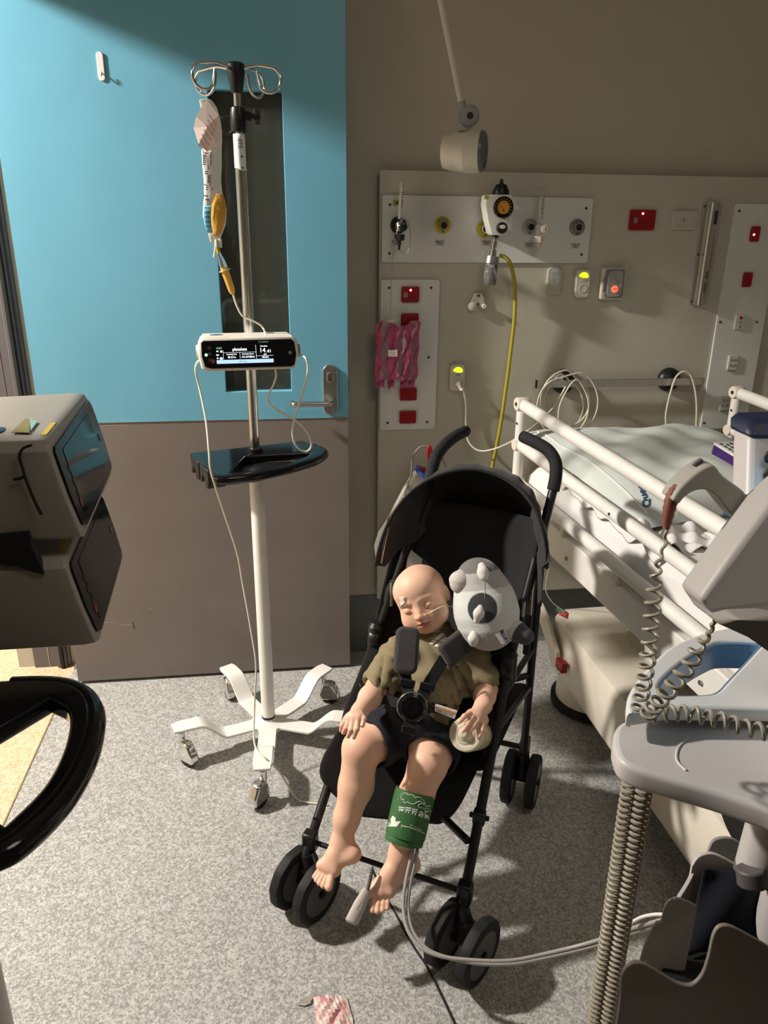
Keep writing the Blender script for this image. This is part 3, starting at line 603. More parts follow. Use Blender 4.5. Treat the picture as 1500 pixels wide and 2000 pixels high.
# power panel with red sockets
qx, qz, qw, qh = wq([(744, 545), (858, 547), (849, 838), (741, 838)])
pp = thing('socket_board', 'tall narrow white panel with red sockets behind the pink bag', 'socket panel', (qx, YB, qz-qh/2))
wplate(MB(), qx, qz, qw, qh, .007, .008).build('panel_plate', 'panel', pp); PY_ = YB-.007
screws(pp, [(PY(*q, PY_).x, PY(*q, PY_).z) for q in ((760, 562), (842, 562), (837, 698), (757, 826), (834, 824))], PY_)
def socket(x, y, w, h, label, leds=(), name='power_socket', m='red', y0=None, holes=True, cat='socket'):
    y0 = PY_ if y0 is None else y0; c = PY(x, y, y0)
    t = thing(name, label, cat, (c.x, y0, c.z-h/2))
    MB().plate([rrect(w, h, .006)], (c.x, y0, c.z), X_, Z_, .009, .002).build('cover', m, t)
    if holes:
        mb = MB()
        for dx, dz, an in ((.012, -.006, .5), (.026, -.006, -.5), (.019, -.02, 0)): mb.box((c.x+dx-.018, y0-.0093, c.z+dz), (.0022, .0005, .007), X=(cos(an), 0, sin(an)), Y=(0, 1, 0))
        mb.build('socket_slots', 'darkhole', t, smooth=False)
        MB().plate([rrect(.013, .017, .002)], (c.x-w*.28, y0-.009, c.z-.001), X_, Z_, .002, .0005).build('rocker_switch', mat('pale_switch', (.30, .22, .21), .4) if leds else m, t)
    for (lx, lz) in leds: MB().ell((c.x+lx, y0-.0095, c.z+lz), (.0035, .002, .0035)).build('indicator_lamp', mat('neon_red', (1, .25, .15), emit=(1, .22, .12), estr=9), t)
    return t
socket(801, 575, .059, .050, 'red power socket at the top of the panel with a glowing lamp', ((0, .014),))
socket(800, 626, .059, .048, 'second red power socket from the top, partly behind the pink bag')
socket(799, 674, .059, .046, 'third red power socket from the top, mostly behind the pink bag')
socket(798, 722, .059, .046, 'fourth red power socket from the top, behind the pink bag bottom')
socket(797, 769, .058, .044, 'fifth red power socket, just under the pink bag')
socket(796, 814, .058, .044, 'lowest red power socket on the narrow white panel')
# pink bag with tubing inside
pk = thing('pink_supply_bag', 'pink striped clear plastic bag of tubing hanging in front of the sockets', 'plastic bag', W(775, 755, .03))
def BP(x, y, d): return PY(x, y, YB-d)
rows = []; rnd = random.Random(8)
prof_ = [(735, 822, 632), (733, 818, 650), (735, 819, 680), (732, 815, 705), (732, 817, 730), (735, 813, 742)]
prof_ = [tuple(a[k]+(b[k]-a[k])*t/4 for k in range(3)) for a, b in zip(prof_, prof_[1:]) for t in range(4)]+[prof_[-1]]
NC = 22
for sgn in (1, -1):
    rr = []
    for i, (xa, xb, yy) in enumerate(prof_):
        r = []
        for k in range(NC):
            u = k/(NC-1); bl_ = .022*sin(pi*u)**.6*min(1, (i+1)/5)
            r.append(BP(xa+(xb-xa)*u+(3*sin(i*.9+k) if 0 < k < NC-1 else 0), yy-(6*sin(u*9) if i == 0 else 0), .045+sgn*bl_+.006*sin(k*1.7+i*.5)+rnd.uniform(-.002, .002)))
        rr.append(r)
    rows.append(rr)
mb = MB(); 
for rr in rows:
    base = len(mb.v); n = NC; mb.v += [p for r in rr for p in r]
    for i in range(len(rr)-1):
        for k in range(n-1):
            mb.f.append((base+i*n+k, base+i*n+k+1, base+(i+1)*n+k+1, base+(i+1)*n+k)); mb.fm.append(1 if (k in (0, 1, 2) or 6 <= k <= 10 or 14 <= k <= 16 or k > 18) else 0)
pinkm = mat('pink_film', (.55, .13, .26), .3, trans=.15, ior=1.15, alpha=.93, var=.1, scale=30)
mb.build('bag_film', [mat('pale_pink_film', (.62, .36, .42), .2, trans=.35, ior=1.15, alpha=.55), pinkm], pk)
mb = MB()
for xa, xb in ((733, 751), (757, 770), (781, 796), (797, 810)):
    mb.grid([[BP(xa+(xb-xa)*u, yy+3*sin(u*7), .045+.01*sin(yy*.3+u*3)) for u in (0, .33, .66, 1)] for yy in (738, 746, 757)])
mb.build('bag_handle_strip', pinkm, pk, solid=.0004)
mb = MB()
mb.grid([[BP(xa, yy, .045) for xa in (756, 766, 776)] for yy in (634, 622)]).build('bag_neck', mat('white_tie', (.7, .66, .62), .5), pk, solid=.001)
mb = MB(); mb.tube(spl([BP(770+9*cos(k*1.3)+k*.4, 668+k*5.0+4*sin(k*1.3), .05+.008*sin(k)) for k in range(14)], 5), .0028, 8); mb.build('coiled_tube', 'clear', pk)
MB().box(BP(767, 690, .075), (.03, .0008, .022)).build('paper_tag', 'label', pk, smooth=False)
mb = MB()
for k in range(4): mb.box(BP(767, 684+k*4.2, .0765), (.024 if k % 2 else .017, .0004, .0013))
mb.build('tag_print', mat('red_ink2', (.4, .1, .12), .6), pk, smooth=False)
# hook bracket
c = W(932, 590); hb = thing('wall_bracket', 'small cream plastic holder bracket screwed to the wall under the suction jar', 'bracket', (c.x, YB, c.z-.03))
ol = [(-.014, .030), (.014, .030), (.020, .014), (.024, -.006), (.024, -.022), (.014, -.026), (.008, -.012), (-.006, -.012), (-.012, -.026), (-.026, -.026), (-.028, -.008), (-.020, .010)]
MB().plate([ol], (c.x, YB, c.z), X_, Z_, .010, .002).build('backplate', 'creamp', hb)
mb = MB(); mb.lathe([(.014, 0), (.014, .012), (.011, .014)], (c.x-.020, YB-.010, c.z-.012), (0, -1, 0), 20); mb.build('left_prong', 'creamp', hb)
mb = MB(); mb.lathe([(.008, 0), (.008, .012), (.006, .014)], (c.x+.020, YB-.010, c.z-.012), (0, -1, 0), 20); mb.build('right_prong', 'creamp', hb)
screws(hb, [(c.x+.001, c.z+.021), (c.x+.001, c.z-.006)], YB-.010)
# nurse call plates
lit_y = mat('lit_yellow', (.6, .7, .05), emit=(.80, .95, .02), estr=.95); lit_r = mat('lit_red_button', (.9, .25, .2), emit=(1, .12, .06), estr=1.0)
def callplate(x, y, w, h, label, r=.014, y0=YB, th=.018):
    c = PY(x, y, y0-th); t = thing('nurse_call_plate', label, 'call point', (c.x, y0, c.z-h/2))
    MB().plate([rrect(w, h, r)], (c.x, y0, c.z), X_, Z_, th, .005).build('cover', 'creamp', t)
    s_ = [(w*.33*cos(a), .010*sin(a)) for a in np.linspace(0, pi, 12)]; s_ = [(a_, b_*1.5) for a_, b_ in s_]+[(w*.2, -.004), (-w*.2, -.004)]
    MB().plate([s_], (c.x, y0-th, c.z+h*.24), X_, Z_, .001, 0).build('lit_crescent', lit_y, t, smooth=False)
    return t, c
t, c = callplate(894, 738, .052, .092, 'cream nurse call plate with a lit yellow crescent and a plugged-in cable'); 
MB().ell(c+V((0, -.0005, .010)), (.009, .004, .0008), X_, Z_).build('logo_oval', 'grey', t)
MB().lathe([(.0135, 0), (.0125, .006), (.008, .012), (.004, .03)], c+V((.002, 0, -.018)), (.3, -.6, -.75), 20).build('plug', 'creamp', t)
p0 = c+V((.01, -.02, -.04))
line('call_cable', 'cream cable hanging from the lit call plate and running across to the bed', [p0, PY(905, 762, YB-.035), PY(910, 790, YB-.02), PY(910, 830, YB-.02), PY(915, 862, YB-.03), PY(935, 880, YB-.05), PY(965, 877, YB-.08), PY(1000, 862, YB-.12), PY(1030, 842, YB-.2), PY(1060, 818, YB-.1), PY(1085, 790, YB-.06), PY(1105, 755, YB-.05)], .0032, M['cable'])
t, c = callplate(1139, 554, .052, .092, 'cream nurse call plate with a lit yellow crescent next to the grey emergency box')
MB().lathe([(.0135, 0), (.0135, .002), (.0115, .002), (.0115, .001), (.001, .001)], c+V((0, 0, -.016)), (0, -1, 0), 26).build('call_button', 'creamp', t)
MB().ell(c+V((0, -.0005, .012)), (.013, .007, .0008), X_, Z_).build('logo_oval', 'creamp', t)
c = PY(1197, 554, YB-.02); eb = thing('emergency_call_box', 'grey emergency call box with hinged clear lid and glowing red button', 'call box', (c.x, YB, c.z-.05))
MB().plate([rrect(.080, .103, .007)], (c.x, YB, c.z), X_, Z_, .022, .004).build('case', 'creamp', eb)
MB().plate([rrect(.066, .093, .009)], (c.x+.003, YB-.022, c.z), X_, Z_, .004, .001).build('lid', mat('grey_lid', (.24, .24, .22), .2), eb)
MB().plate([rrect(.052, .084, .016)], (c.x+.004, YB-.026, c.z), X_, Z_, .004, .0015).build('inner_frame', mat('grey_lid2', (.33, .33, .31), .25), eb)
MB().ell(c+V((.004, -.0115, .008)), (.008, .005, .0008), X_, Z_).build('logo_oval', 'grey', eb)
MB().lathe([(.0115, 0), (.0115, .003), (.009, .004), (.001, .004)], (c.x+.004, YB-.0298, c.z-.017), (0, -1, 0), 26).build('red_button', lit_r, eb)
MB().text('PRESS', (c.x+.004, YB-.0342, c.z-.017), X_, Z_, .0065).build('button_text', mat('maroon_ink', (.3, .02, .02)), eb, smooth=False)
MB().box((c.x-.034, YB-.024, c.z-.002), (.006, .007, .045)).build('lid_hinge', 'grey', eb, bevel=.001)
c = W(1081, 549); t = thing('document_pocket', 'small clear plastic pocket on the wall left of the call plate', 'pocket', (c.x, YB, c.z-.045))
MB().plate([rrect(.050, .090, .014)], (c.x, YB, c.z), X_, Z_, .009, .003).build('pocket', mat('pocket_plastic', (.50, .48, .41), .12, var=.02), t)
MB().plate([[(-.016, .038), (.017, .040), (.016, -.006), (-.004, -.001), (-.014, .010)]], (c.x, YB-.009, c.z), X_, Z_, .0006, 0).build('insert', mat('foil_insert', (.55, .62, .60), .25, var=.25, scale=60, metal=.2), t, smooth=False)
# red double socket + pale double plate
socket(1253, 430, .089, .063, 'wide red power socket mounted alone between gas panel and metal channel', ((-.002, .020),), y0=YB)
t = socket(1335, 430, .086, .060, 'cream blank double plate just left of the vertical metal channel', (), 'wall_plate', mat('plate_cream', (.56, .54, .46), .4), YB, False, 'wall plate')
c = PY(1335, 430, YB-.01); MB().plate([rrect(.070, .050, .003)], (c.x+.004, YB-.009, c.z), X_, Z_, .002, .0006).build('insert_plate', mat('plate_cream2', (.53, .51, .44), .35), t)
MB().ell(c+V((0, -.002, .0)), (.0045, .0055, .001), X_, Z_).build('jack', 'grey', t)
MB().box(c+V((.0, -.0018, -.016)), (.04, .0006, .0045)).build('name_strip', mat('plate_cream3', (.45, .43, .37)), t)
# vertical aluminium channel
ax0, ax1 = PY(1362, 495, YB-.02).x, PY(1405, 495, YB-.02).x; az1, az0 = PY(1397, 395, YB-.03).z, PY(1358, 596, YB-.03).z
cx = (ax0+ax1)/2
al = thing('mounting_channel', 'vertical aluminium mounting channel on the wall', 'mounting rail', (cx, YB, az0))
w_ = .066
ol = [(-w_/2, 0), (w_/2, 0), (w_/2, .006), (w_*.30, .006), (w_*.26, .022), (w_*.18, .026), (w_*.18, .020), (w_*.0, .020), (-.004, .030), (-w_*.22, .032), (-w_*.28, .028), (-w_*.30, .010), (-w_/2, .008)]
MB().prism([V((cx+a, YB-b, az0)) for a, b in ol], (0, 0, az1-az0)).build('extrusion', 'alu', al, bevel=.0006)
q = PY(1397, 425, YB-.025); MB().box((cx+.006, YB-.0215, q.z), (.010, .003, .042)).build('rating_label', 'ink', al)
MB().text('MEDIRAIL   SERIES', (cx+.006, YB-.0206, az0+.075), (0, 0, 1), (-1, 0, 0), .009).build('raised_text', 'ink', al, smooth=False)
screws(al, [(cx-.029, az0+.01), (cx-.029, (az0+az1)/2), (cx-.029, az1-.012)], YB-.008)
# service panel right
sx_, sz_, sw_, sh_ = wq([(1427, 397), (1508, 399), (1466, 836), (1370, 836)])
sv = thing('service_board', 'tall white service panel beside the vertical metal channel', 'socket panel', (sx_, YB, sz_-sh_/2))
x0s, x1s = PY(1400, 610, YB).x, PY(1493, 610, YB).x; 
wplate(MB(), (x0s+x1s)/2+.002, sz_, x1s-x0s, sh_, .007, .008).build('panel_plate', 'panel', sv)
screws(sv, [(PY(*q, PY_).x, PY(*q, PY_).z) for q in ((1444, 412), (1407, 629), (1478, 629), (1375, 826), (1443, 825))], PY_)
socket(1473, 457, .033, .048, 'narrow red socket high on the tall service panel with glowing lamp', ((-.006, -.002),), holes=False)
socket(1458, 546, .033, .048, 'plain narrow red socket on the tall service panel', holes=False)
def dataplate(x, y, label, n, red=False):
    c = PY(x, y, PY_); t = thing('data_outlet', label, 'data outlet', (c.x, PY_, c.z-.026))
    MB().plate([rrect(.036, .050, .003)], (c.x, PY_, c.z), X_, Z_, .006, .001).build('cover', mat('dplate', (.62, .62, .57), .4), t)
    if red:
        MB().lathe([(.0055, 0), (.005, .002), (.001, .002)], (c.x, PY_-.006, c.z+.015), (0, -1, 0), 18).build('red_port', 'red', t)
        for dz in (0, -.015): MB().lathe([(.0048, 0), (.0045, .0015), (.002, .0015), (.001, .0004)], (c.x, PY_-.006, c.z+dz), (0, -1, 0), 18).build('port', 'grey', t)
    else:
        for dx in (-.0075, .0075):
            for dz in (.010, -.009): MB().lathe([(.0048, 0), (.0045, .0015), (.003, .0015), (.001, .0004)], (c.x+dx, PY_-.006, c.z+dz), (0, -1, 0), 18).build('port', 'grey', t)
        MB().box((c.x, PY_-.003, c.z-.027), (.034, .006, .005)).build('label_strip', 'grey', t)
dataplate(1444, 629, 'cream outlet plate with one red and two grey round ports', 3, True)
dataplate(1430, 708, 'upper four-port cream outlet plate on the tall service panel', 4)
dataplate(1415, 787, 'lower four-port cream outlet plate near the bottom of the service panel', 4)
# equipment rail with black roundels
rz = PY(1200, 748, YB-.04).z; rx0, rx1 = PY(1047, 748, YB-.04).x, PY(1373, 745, YB-.03).x
rl = thing('equipment_rail', 'horizontal brushed steel equipment rail on two black round mounts', 'rail', (rx0, YB, rz-.02))
MB().box(((rx0+rx1)/2, YB-.037, rz), (rx1-rx0, .009, .0255)).build('steel_bar', 'steel', rl, bevel=.001)
MB().box((rx0+.002, YB-.037, rz), (.006, .011, .028)).build('end_cap', 'black', rl, bevel=.001)
for x in (1101, 1307):
    q = PY(x, 744, YB-.01); MB().lathe([(.042, 0), (.042, .010), (.034, .022), (.016, .034)], (q.x, YB, rz+.002), (0, -1, 0), 32).build('round_mount', 'black', rl)
MB().text('SteriRail', (rx0+.038, YB-.042, rz), X_, Z_, .013).build('engraving', 'grey', rl, smooth=False)
# coiled cable hanging from clip
yc = YB-.06; mb = MB(); pts = []
for k, (cx_, cy_, rx_, ry_) in enumerate([(1100, 790, 40, 48), (1104, 782, 46, 50), (1112, 785, 54, 62), (1100, 795, 50, 58)]):
    for a in range(0, 360, 30):
        f = (k+a/360); th = rad(a+95); pts.append(PY(cx_+rx_*cos(th)+2*sin(f*5), cy_-ry_*sin(th), yc-.004*f+.006*sin(th*2)))
pts = [PY(1098, 735, yc+.01)]+pts+[PY(1094, 790, yc-.02), PY(1090, 840, yc-.02), PY(1088, 862, yc-.02)]
line('coiled_cable', 'cream cable coiled in loops over the left end of the steel rail', pts, .0028, M['cable'], cat='cable')
cl = MB(); cl.box(PY(1095, 735, YB-.05), (.012, .012, .04), X=(1, 0, .35)); tag(cl.build('cable_clip', 'clear', bevel=.002), 'clear clip holding the coiled cable on the rail', 'clip')
line('loop_cable', 'cream cable arching over the right black mount of the steel rail', [PY(1308, 862, YB-.06), PY(1301, 830, YB-.055), PY(1302, 800, YB-.055), PY(1314, 752, YB-.055), PY(1324, 732, YB-.055), PY(1340, 726, YB-.055), PY(1352, 740, YB-.055), PY(1360, 780, YB-.055), PY(1360, 830, YB-.055), PY(1358, 862, YB-.06)], .0035, M['cable'], cat='cable')
# suction liner canister left of stroller
ya = YB-.08
sc_ = thing('suction_liner', 'clear suction liner with blue lid leaning on the wall behind the stroller', 'suction canister', PY(745, 1045, ya))
lid = PY(832, 925, ya); bot = PY(752, 1042, ya+.03); ax = (bot-lid).normalized(); sd = ax.cross(V((0, 1, 0))).normalized()
MB().lathe([(.040, 0), (.044, .003), (.044, .012), (.038, .014)], lid-ax*.006, ax, 30).build('lid', mat('blue_lid', (.015, .06, .25), .3), sc_)
ol = [lid+sd*.036, lid-sd*.036, lid.lerp(bot, .25)-sd*.040, bot-sd*.028, bot+ax*.004, bot+sd*.030, lid.lerp(bot, .25)+sd*.040]
MB().prism([p-V((0, .018, 0)) for p in ol], (0, .036, 0)).build('liner', mat('liner_film', (.62, .58, .50), .25, trans=.3, ior=1.15), sc_, bevel=.008, seg=3)
MB().tube(spl([PY(838, 905, ya), PY(836, 885, ya-.01), PY(838, 872, ya-.01), PY(843, 885, ya-.01), PY(845, 900, ya)], 6), .0055, 12).build('red_handle', mat('red_plastic', (.35, .01, .015), .35), sc_)
rp = MB(); rp.box(PY(826, 918, ya-.01), (.03, .01, .016)).box(PY(852, 922, ya-.01), (.014, .01, .016)); rp.build('red_port', 'red', sc_, bevel=.002)
line('suction_tube', 'clear grey tube looping above the suction liner', [PY(838, 872, ya), PY(820, 874, ya), PY(806, 895, ya), PY(803, 930, ya), PY(790, 965, ya-.02), PY(792, 1000, ya-.03)], .0036, mat('smoke_tube', (.34, .34, .33), .2, trans=.4, ior=1.2))
line('suction_tube', 'clear tube arching right of the red handle on the suction liner', [PY(852, 905, ya), PY(862, 893, ya), PY(868, 905, ya), PY(873, 918, ya)], .0025, mat('smoke_tube', (.34, .34, .33)))

# ------------------------------------------------------------------ exam lamp
LY = 2.25
el = thing('exam_lamp', 'cream examination lamp head on a jointed arm hanging from above', 'lamp', PY(910, 335, LY))
a, b = PY(858, -10, LY), PY(902, 208, LY); u = (b-a).normalized()
MB().tube([a-u*.25, b], .0085, 16).build('arm', 'creamp', el)
jc = PY(916, 227, LY)
MB().lathe([(.023, -.012), (.027, -.009), (.027, .009), (.023, .012), (.010, .012), (.010, .0125), (.001, .0125)], jc, (0, -1, 0), 30).build('joint_disc', 'grey', el)
MB().lathe([(.0085, 0), (.0085, .002)], jc+V((0, -.012, 0)), (0, -1, 0), 20).build('joint_pin', 'darkhole', el)
MB().tube([b-u*.012, b+u*.01], .0115, 14).build('arm_sleeve', 'grey', el)
MB().tube([jc, PY(914, 262, LY)], [.010, .007], 12).build('neck', 'grey', el)
h0, h1 = PY(869, 296, LY), PY(951, 298, LY); hl = (h1-h0).length; hx = V((cos(.42), -sin(.42), -.02)).normalized()
hc = PY(908, 296, LY); R_ = .054
MB().lathe([(.03, -.062), (R_*.80, -.058), (R_*.92, -.03), (R_*.97, 0), (R_, .002), (R_, .030), (R_*.98, .044)], hc, hx, 36).build('head', 'creamp', el)
MB().lathe([(R_*.98, .044), (R_*.94, .052), (R_*.80, .056), (R_*.74, .050), (.001, .050)], hc, hx, 36).build('bezel', mat('dark_bezel', (.12, .12, .12), .3), el)
MB().plate([rrect(.022, .016, .002)], hc+V((-.012, -.020, .0475)), hx, V((0, 0, 1)).cross(hx), .004, .0008).build('top_button', 'grey', el)

# ================================================================== SECOND STAND AT LEFT (only its tray and pumps reach the picture)
zt2 = 1.05; R2_, P2 = PZ(191, 1440, zt2), PZ(-140, 1466, zt2); b0_ = mk1(.62, 1.08)-V((PX0, PY0, .9)); b0_.z = 0; r2_ = R2_-P2; r2_.z = 0
P2.z = 0; k2_ = r2_.length/b0_.length; rot2 = Matrix.Rotation(math.atan2(r2_.y, r2_.x)-math.atan2(b0_.y, b0_.x), 3, 'Z')
iv2 = thing('infusion_stand', 'drip stand at the left edge, only its glossy black tray in view', 'drip stand', P2)
def mk2z(u, v):
    q = k2_*(rot2 @ (mk1(u, v)-V((PX0, PY0, 0)))); q.z = 0; d = r2_.normalized(); al = d*q.dot(d); p = P2+al+(q-al)*.76; return V((p.x, p.y, zt2))
tray(iv2, None, mk2z, 1.05)
MB().cyl(P2+V((0, 0, .08)), P2+V((0, 0, .98)), .0205).build('lower_pole', 'white', iv2)
MB().cyl(P2+V((0, 0, .97)), P2+V((0, 0, 1.75)), .0135).build('chrome_tube', 'chrome', iv2)
MB().cyl(P2+V((0, 0, .98)), P2+V((0, 0, 1.06)), .021).build('tray_boss', 'black', iv2)
MB().lathe([(.052, .052), (.054, .054), (.054, .066), (.030, .070), (.0215, .08)], P2, n=30).build('base_hub', 'white', iv2)
for k in range(5):
    an = rad(44+72*k); d = V((cos(an), sin(an), 0)); n = V((-d.y, d.x, 0)); rows = []
    for a, z in [(.03, .062), (.14, .062), (.19, .11), (.23, .124), (.29, .124)]:
        c0 = P2+d*a+V((0, 0, z)); rows.append([c0-n*.022-V((0, 0, .004)), c0+n*.022-V((0, 0, .004)), c0+n*.02+V((0, 0, .005)), c0-n*.02+V((0, 0, .005))])
    leg = MB(); leg.grid(rows, True); leg.f += [[0, 1, 2, 3], [len(leg.v)-4+q for q in (3, 2, 1, 0)]]; leg.fm += [0, 0]; leg.build('leg', 'white', iv2, bevel=.002)
    caster(P2+d*.275, an+1, iv2, .122)
Nn, Ff = PZ(85, 865, 1.32), PZ(165, 765, 1.32); wd2 = (Ff-Nn); W2 = wd2.length; wd2.normalize(); fd2 = V((wd2.y, -wd2.x, 0))
for k, (zz, lab) in enumerate([(1.32, 'upper of the two dark-screened infusion pumps at the left edge'), (1.190, 'lower of the two dark-screened infusion pumps at the left edge')]):
    c2 = (Nn+Ff)/2+fd2*.012; c2.z = zz-.056-(.002 if k else 0)
    pump('infusion_pump', lab, 'stacked dark infusion pumps' if 0 else None, c2+V((.0, 0, 0)), fd2, wd2, False, .20, W2, .114, .17)
gv = MB(); ys_ = Nn.y-.0075
for g_pts in (((62, 869), (45, 876), (38, 892), (44, 915), (50, 935), (66, 975), (81, 1005)), ((26, 936), (38, 935), (48, 930))): gv.tube(spl([PY(*q, ys_) for q in g_pts], 4), .0016, 6)
gv.build('side_groove', 'darkhole', [o for o in bpy.data.objects if o.name == 'infusion_pump.001'][0])
MB().prism([PY(*q, ys_+.003) for q in ((-60, 1052), (20, 1043), (55, 1040), (62, 1068), (86, 1122), (60, 1116), (30, 1106), (-60, 1095))], (0, .012, 0)).build('side_recess_shade', 'darkhole', [o for o in bpy.data.objects if o.name == 'infusion_pump.002'][0])  # dark plate painted in for the shade inside the side cavity
for zc_ in (1.264, 1.142): MB().tube([P2+V((0, 0, zc_)), V((Nn.x-.165, (Nn.y+Ff.y)/2-.02, zc_))], .014, 12).build('pump_clamp', 'black', iv2)
st = thing('sticker', 'small olive and teal sticker on top of the upper left pump', 'sticker', PZ(43, 835, 1.322))
z = 1.3225; MB().prism([PZ(22, 845, z), PZ(50, 818, z), PZ(58, 820, z), PZ(58, 846, z)], (0, 0, .0006)).build('olive_half', mat('olive_paper', (.22, .19, .05), .5), st, smooth=False)
MB().prism([PZ(58, 820, z), PZ(74, 823, z), PZ(60, 842, z)], (0, 0, .0006)).build('teal_half', mat('teal_paper', (.25, .45, .42), .5), st, smooth=False)

# ================================================================== HOSPITAL BED
BO, BD, BR = V((.75, 2.3, 0)), V((.1426, -.9898, 0)), V((.9898, .1426, 0)); BW = .80
def B(s_, t, z): return BO+BR*s_+BD*t+V((0, 0, z-.058*t))
BL = 1.85
bed = thing('hospital_bed', 'white hospital bed with raised side rails and cream moulded base', 'bed', B(.4, .9, 0))
bed.location.z = 0
def rail(s_, up, nm):
    rl = MB(); zs = (1.014, .885, .76); rr = (.019, .018, .0185)
    for z, r in zip(zs, rr): MB().tube([B(s_, .012, z), B(s_, BL, z)], r, 18).build(nm, 'white', bed)
    for t in (0, BL):
        MB().tube([B(s_, t, 1.014)+V((0, 0, .0)), B(s_, t, .74)], .0165, 16).build('rail_post', 'white', bed)
        MB().lathe([(.019, -.021), (.021, -.018), (.021, .018), (.019, .021)], B(s_, t, 1.016), BR, 22).build('rail_hinge', 'cream', bed)
        MB().lathe([(.0065, 0), (.0065, .001)], B(s_, t, 1.016)-BR*.0215, -BR, 14).build('rail_pin', 'darkhole', bed)
        for z in (.885, .76): MB().lathe([(.0175, -.02), (.019, -.016), (.019, .016), (.0175, .02)], B(s_, t, z), BR, 18).build('rail_hinge', 'cream', bed)
        MB().lathe([(.004, 0), (.004, .001)], B(s_, t, .955)-BR*.0165+BD*.004, -BR, 10).build('rail_pin', 'darkhole', bed)
    MB().lathe([(.004, 0), (.004, .001)], PX(1203, 1003, B(s_, .55, 0).x) if 0 else B(s_, .57, .888)-BR*.0185, -BR, 10).build('rail_pin', 'darkhole', bed)
rail(0, 0, 'side_rail'); rail(BW, 0, 'far_side_rail')
# frame beam and deck
fb = MB()
for s0_ in (.03, BW-.03): fb.box(B(s0_, BL/2, .655), (.028, BL+.06, .095), BR, (BD-V((0, 0, .058))).normalized())
fb.box(B(BW/2, 0, .655), (BW-.06, .03, .09), BR, BD).box(B(BW/2, BL, .655), (BW-.06, .03, .09), BR, BD)
for q_, m_ in ((.03, 'side_beam'), (BW-.03, 'side_beam')):
    MB().box(B(q_, BL/2, .655), (.028, BL+.06, .095), BR, (BD-V((0, 0, .058))).normalized()).build(m_, 'white', bed, bevel=.004)
MB().box(B(BW/2, BL/2, .69), (BW-.09, BL, .02), BR, (BD-V((0, 0, .058))).normalized()).build('deck', 'cream', bed)
for t in (.02, .30, .6, .9, 1.2): MB().tube([B(.015, t, .765), B(.012, t, .70)], .009, 10).build('rail_bracket', 'cream', bed)
for t in (.33, .95): MB().lathe([(.006, 0), (.006, .004)], B(.015, t, .645), -BR, 12).build('beam_bolt', 'steel', bed)
for t in (.35, 1.45):
    lg = MB(); lg.box(B(BW/2, t+.08, .46), (.30, .05, .36), BR, BD, (V((0, 0, 1))-BD*.25).normalized()); lg.build('lift_arm', 'white', bed, bevel=.004)
# moulded base cover
def BC(s_, t, z): return BO+V((.9995, .03, 0))*s_+V((.03, -.9995, 0))*t+V((0, 0, z))
def slab(z, inset, s0=.13, s1=.72, t0=.03, t1=1.75, r=.07):
    o = rrect(s1-s0-2*inset, t1-t0-2*inset, max(r-inset, .012), 6); return [BC((s0+s1)/2+a, (t0+t1)/2-b, z) for a, b in o]
cv = MB(); lv = [(.13, .004), (.15, 0), (.285, .006), (.305, .016), (.312, .035), (.314, .09)]
cv.grid([slab(z, i) for z, i in lv], True); n = len(slab(0, 0)); cv.f += [list(range(n)), [len(cv.v)-1-k for k in range(n)][::-1]]; cv.fm += [0, 0]
cv.build('base_cover', 'cream', bed, seg=3)
rc = [BC(a, b, .3145) for a, b in ((.36, .22), (.66, .22), (.66, 1.5), (.40, 1.5), (.30, .45))]
MB().prism([p for p in spl(rc, 4, True)], (0, 0, .003)).build('base_recess', mat('recess_shade_cream', (.60, .55, .46), .45), bed)  # raised plate; a recess's shade is put into the darker cream
for t in (.17, 1.62):
    MB().lathe([(.135, .012), (.135, .035), (.118, .037), (.118, .034)], BC(.26, t, 0), n=36).build('bumper_ring', 'rubber', bed)
    MB().lathe([(.120, .03), (.118, .10), (.115, .2)], BC(.26, t, 0), n=36).build('foot_column', 'cream', bed)
    MB().lathe([(.10, 0), (.10, .02)], BC(.26, t, 0), n=30).build('foot_pad', 'rubber', bed)
for t in (.17, 1.62):
    MB().lathe([(.10, 0), (.12, .02), (.115, .2)], BC(.62, t, 0), n=30).build('foot_column', 'cream', bed)
wa = MB(); wc_ = PX(1450, 1618, .908); wa.prism([wc_+V((0, .085*cos(a), .050*sin(a))) for a in np.linspace(0, 2*pi, 33)[:-1]], (.05, 0, 0)); wa.build('wheel_opening_shade', 'darkhole', bed)  # black ellipse laid on the cover for the shade inside the wheel arch
seam = MB(); seam.box(BC(.1285, .72, .22), (.002, .003, .17), BR, BD); seam.build('cover_seam', 'grey', bed, smooth=False)
brk = MB(); brk.prism([BC(.10, .035, .33), BC(.10, .09, .315), BC(.105, .20, .235), BC(.11, .20, .18), BC(.11, .12, .20), BC(.10, .04, .27)], BR*.014); brk.build('foot_pedal_bracket', 'cream', bed, bevel=.003)
rb = MB(); rb.box(BC(.112, .235, .205), (.02, .045, .035), BR, BD, V((0, 0, 1))); rb.build('brake_pedal', 'red', bed, bevel=.002)
for t in (.228, .25): MB().ell(BC(.10, t, .19), .0055).build('bolt', 'chrome', bed)
gcp, rcp = [PZ(1083, 1196, .3145), PZ(1086, 1186, .3145), PZ(1108, 1194, .3145)], [PZ(1085, 1197, .3145), PZ(1108, 1195, .3145), PZ(1106, 1207, .3145)]
st = thing('brake_sticker', 'green and red triangular brake sticker on the cream bed base', 'sticker', PZ(1097, 1196, .3145))
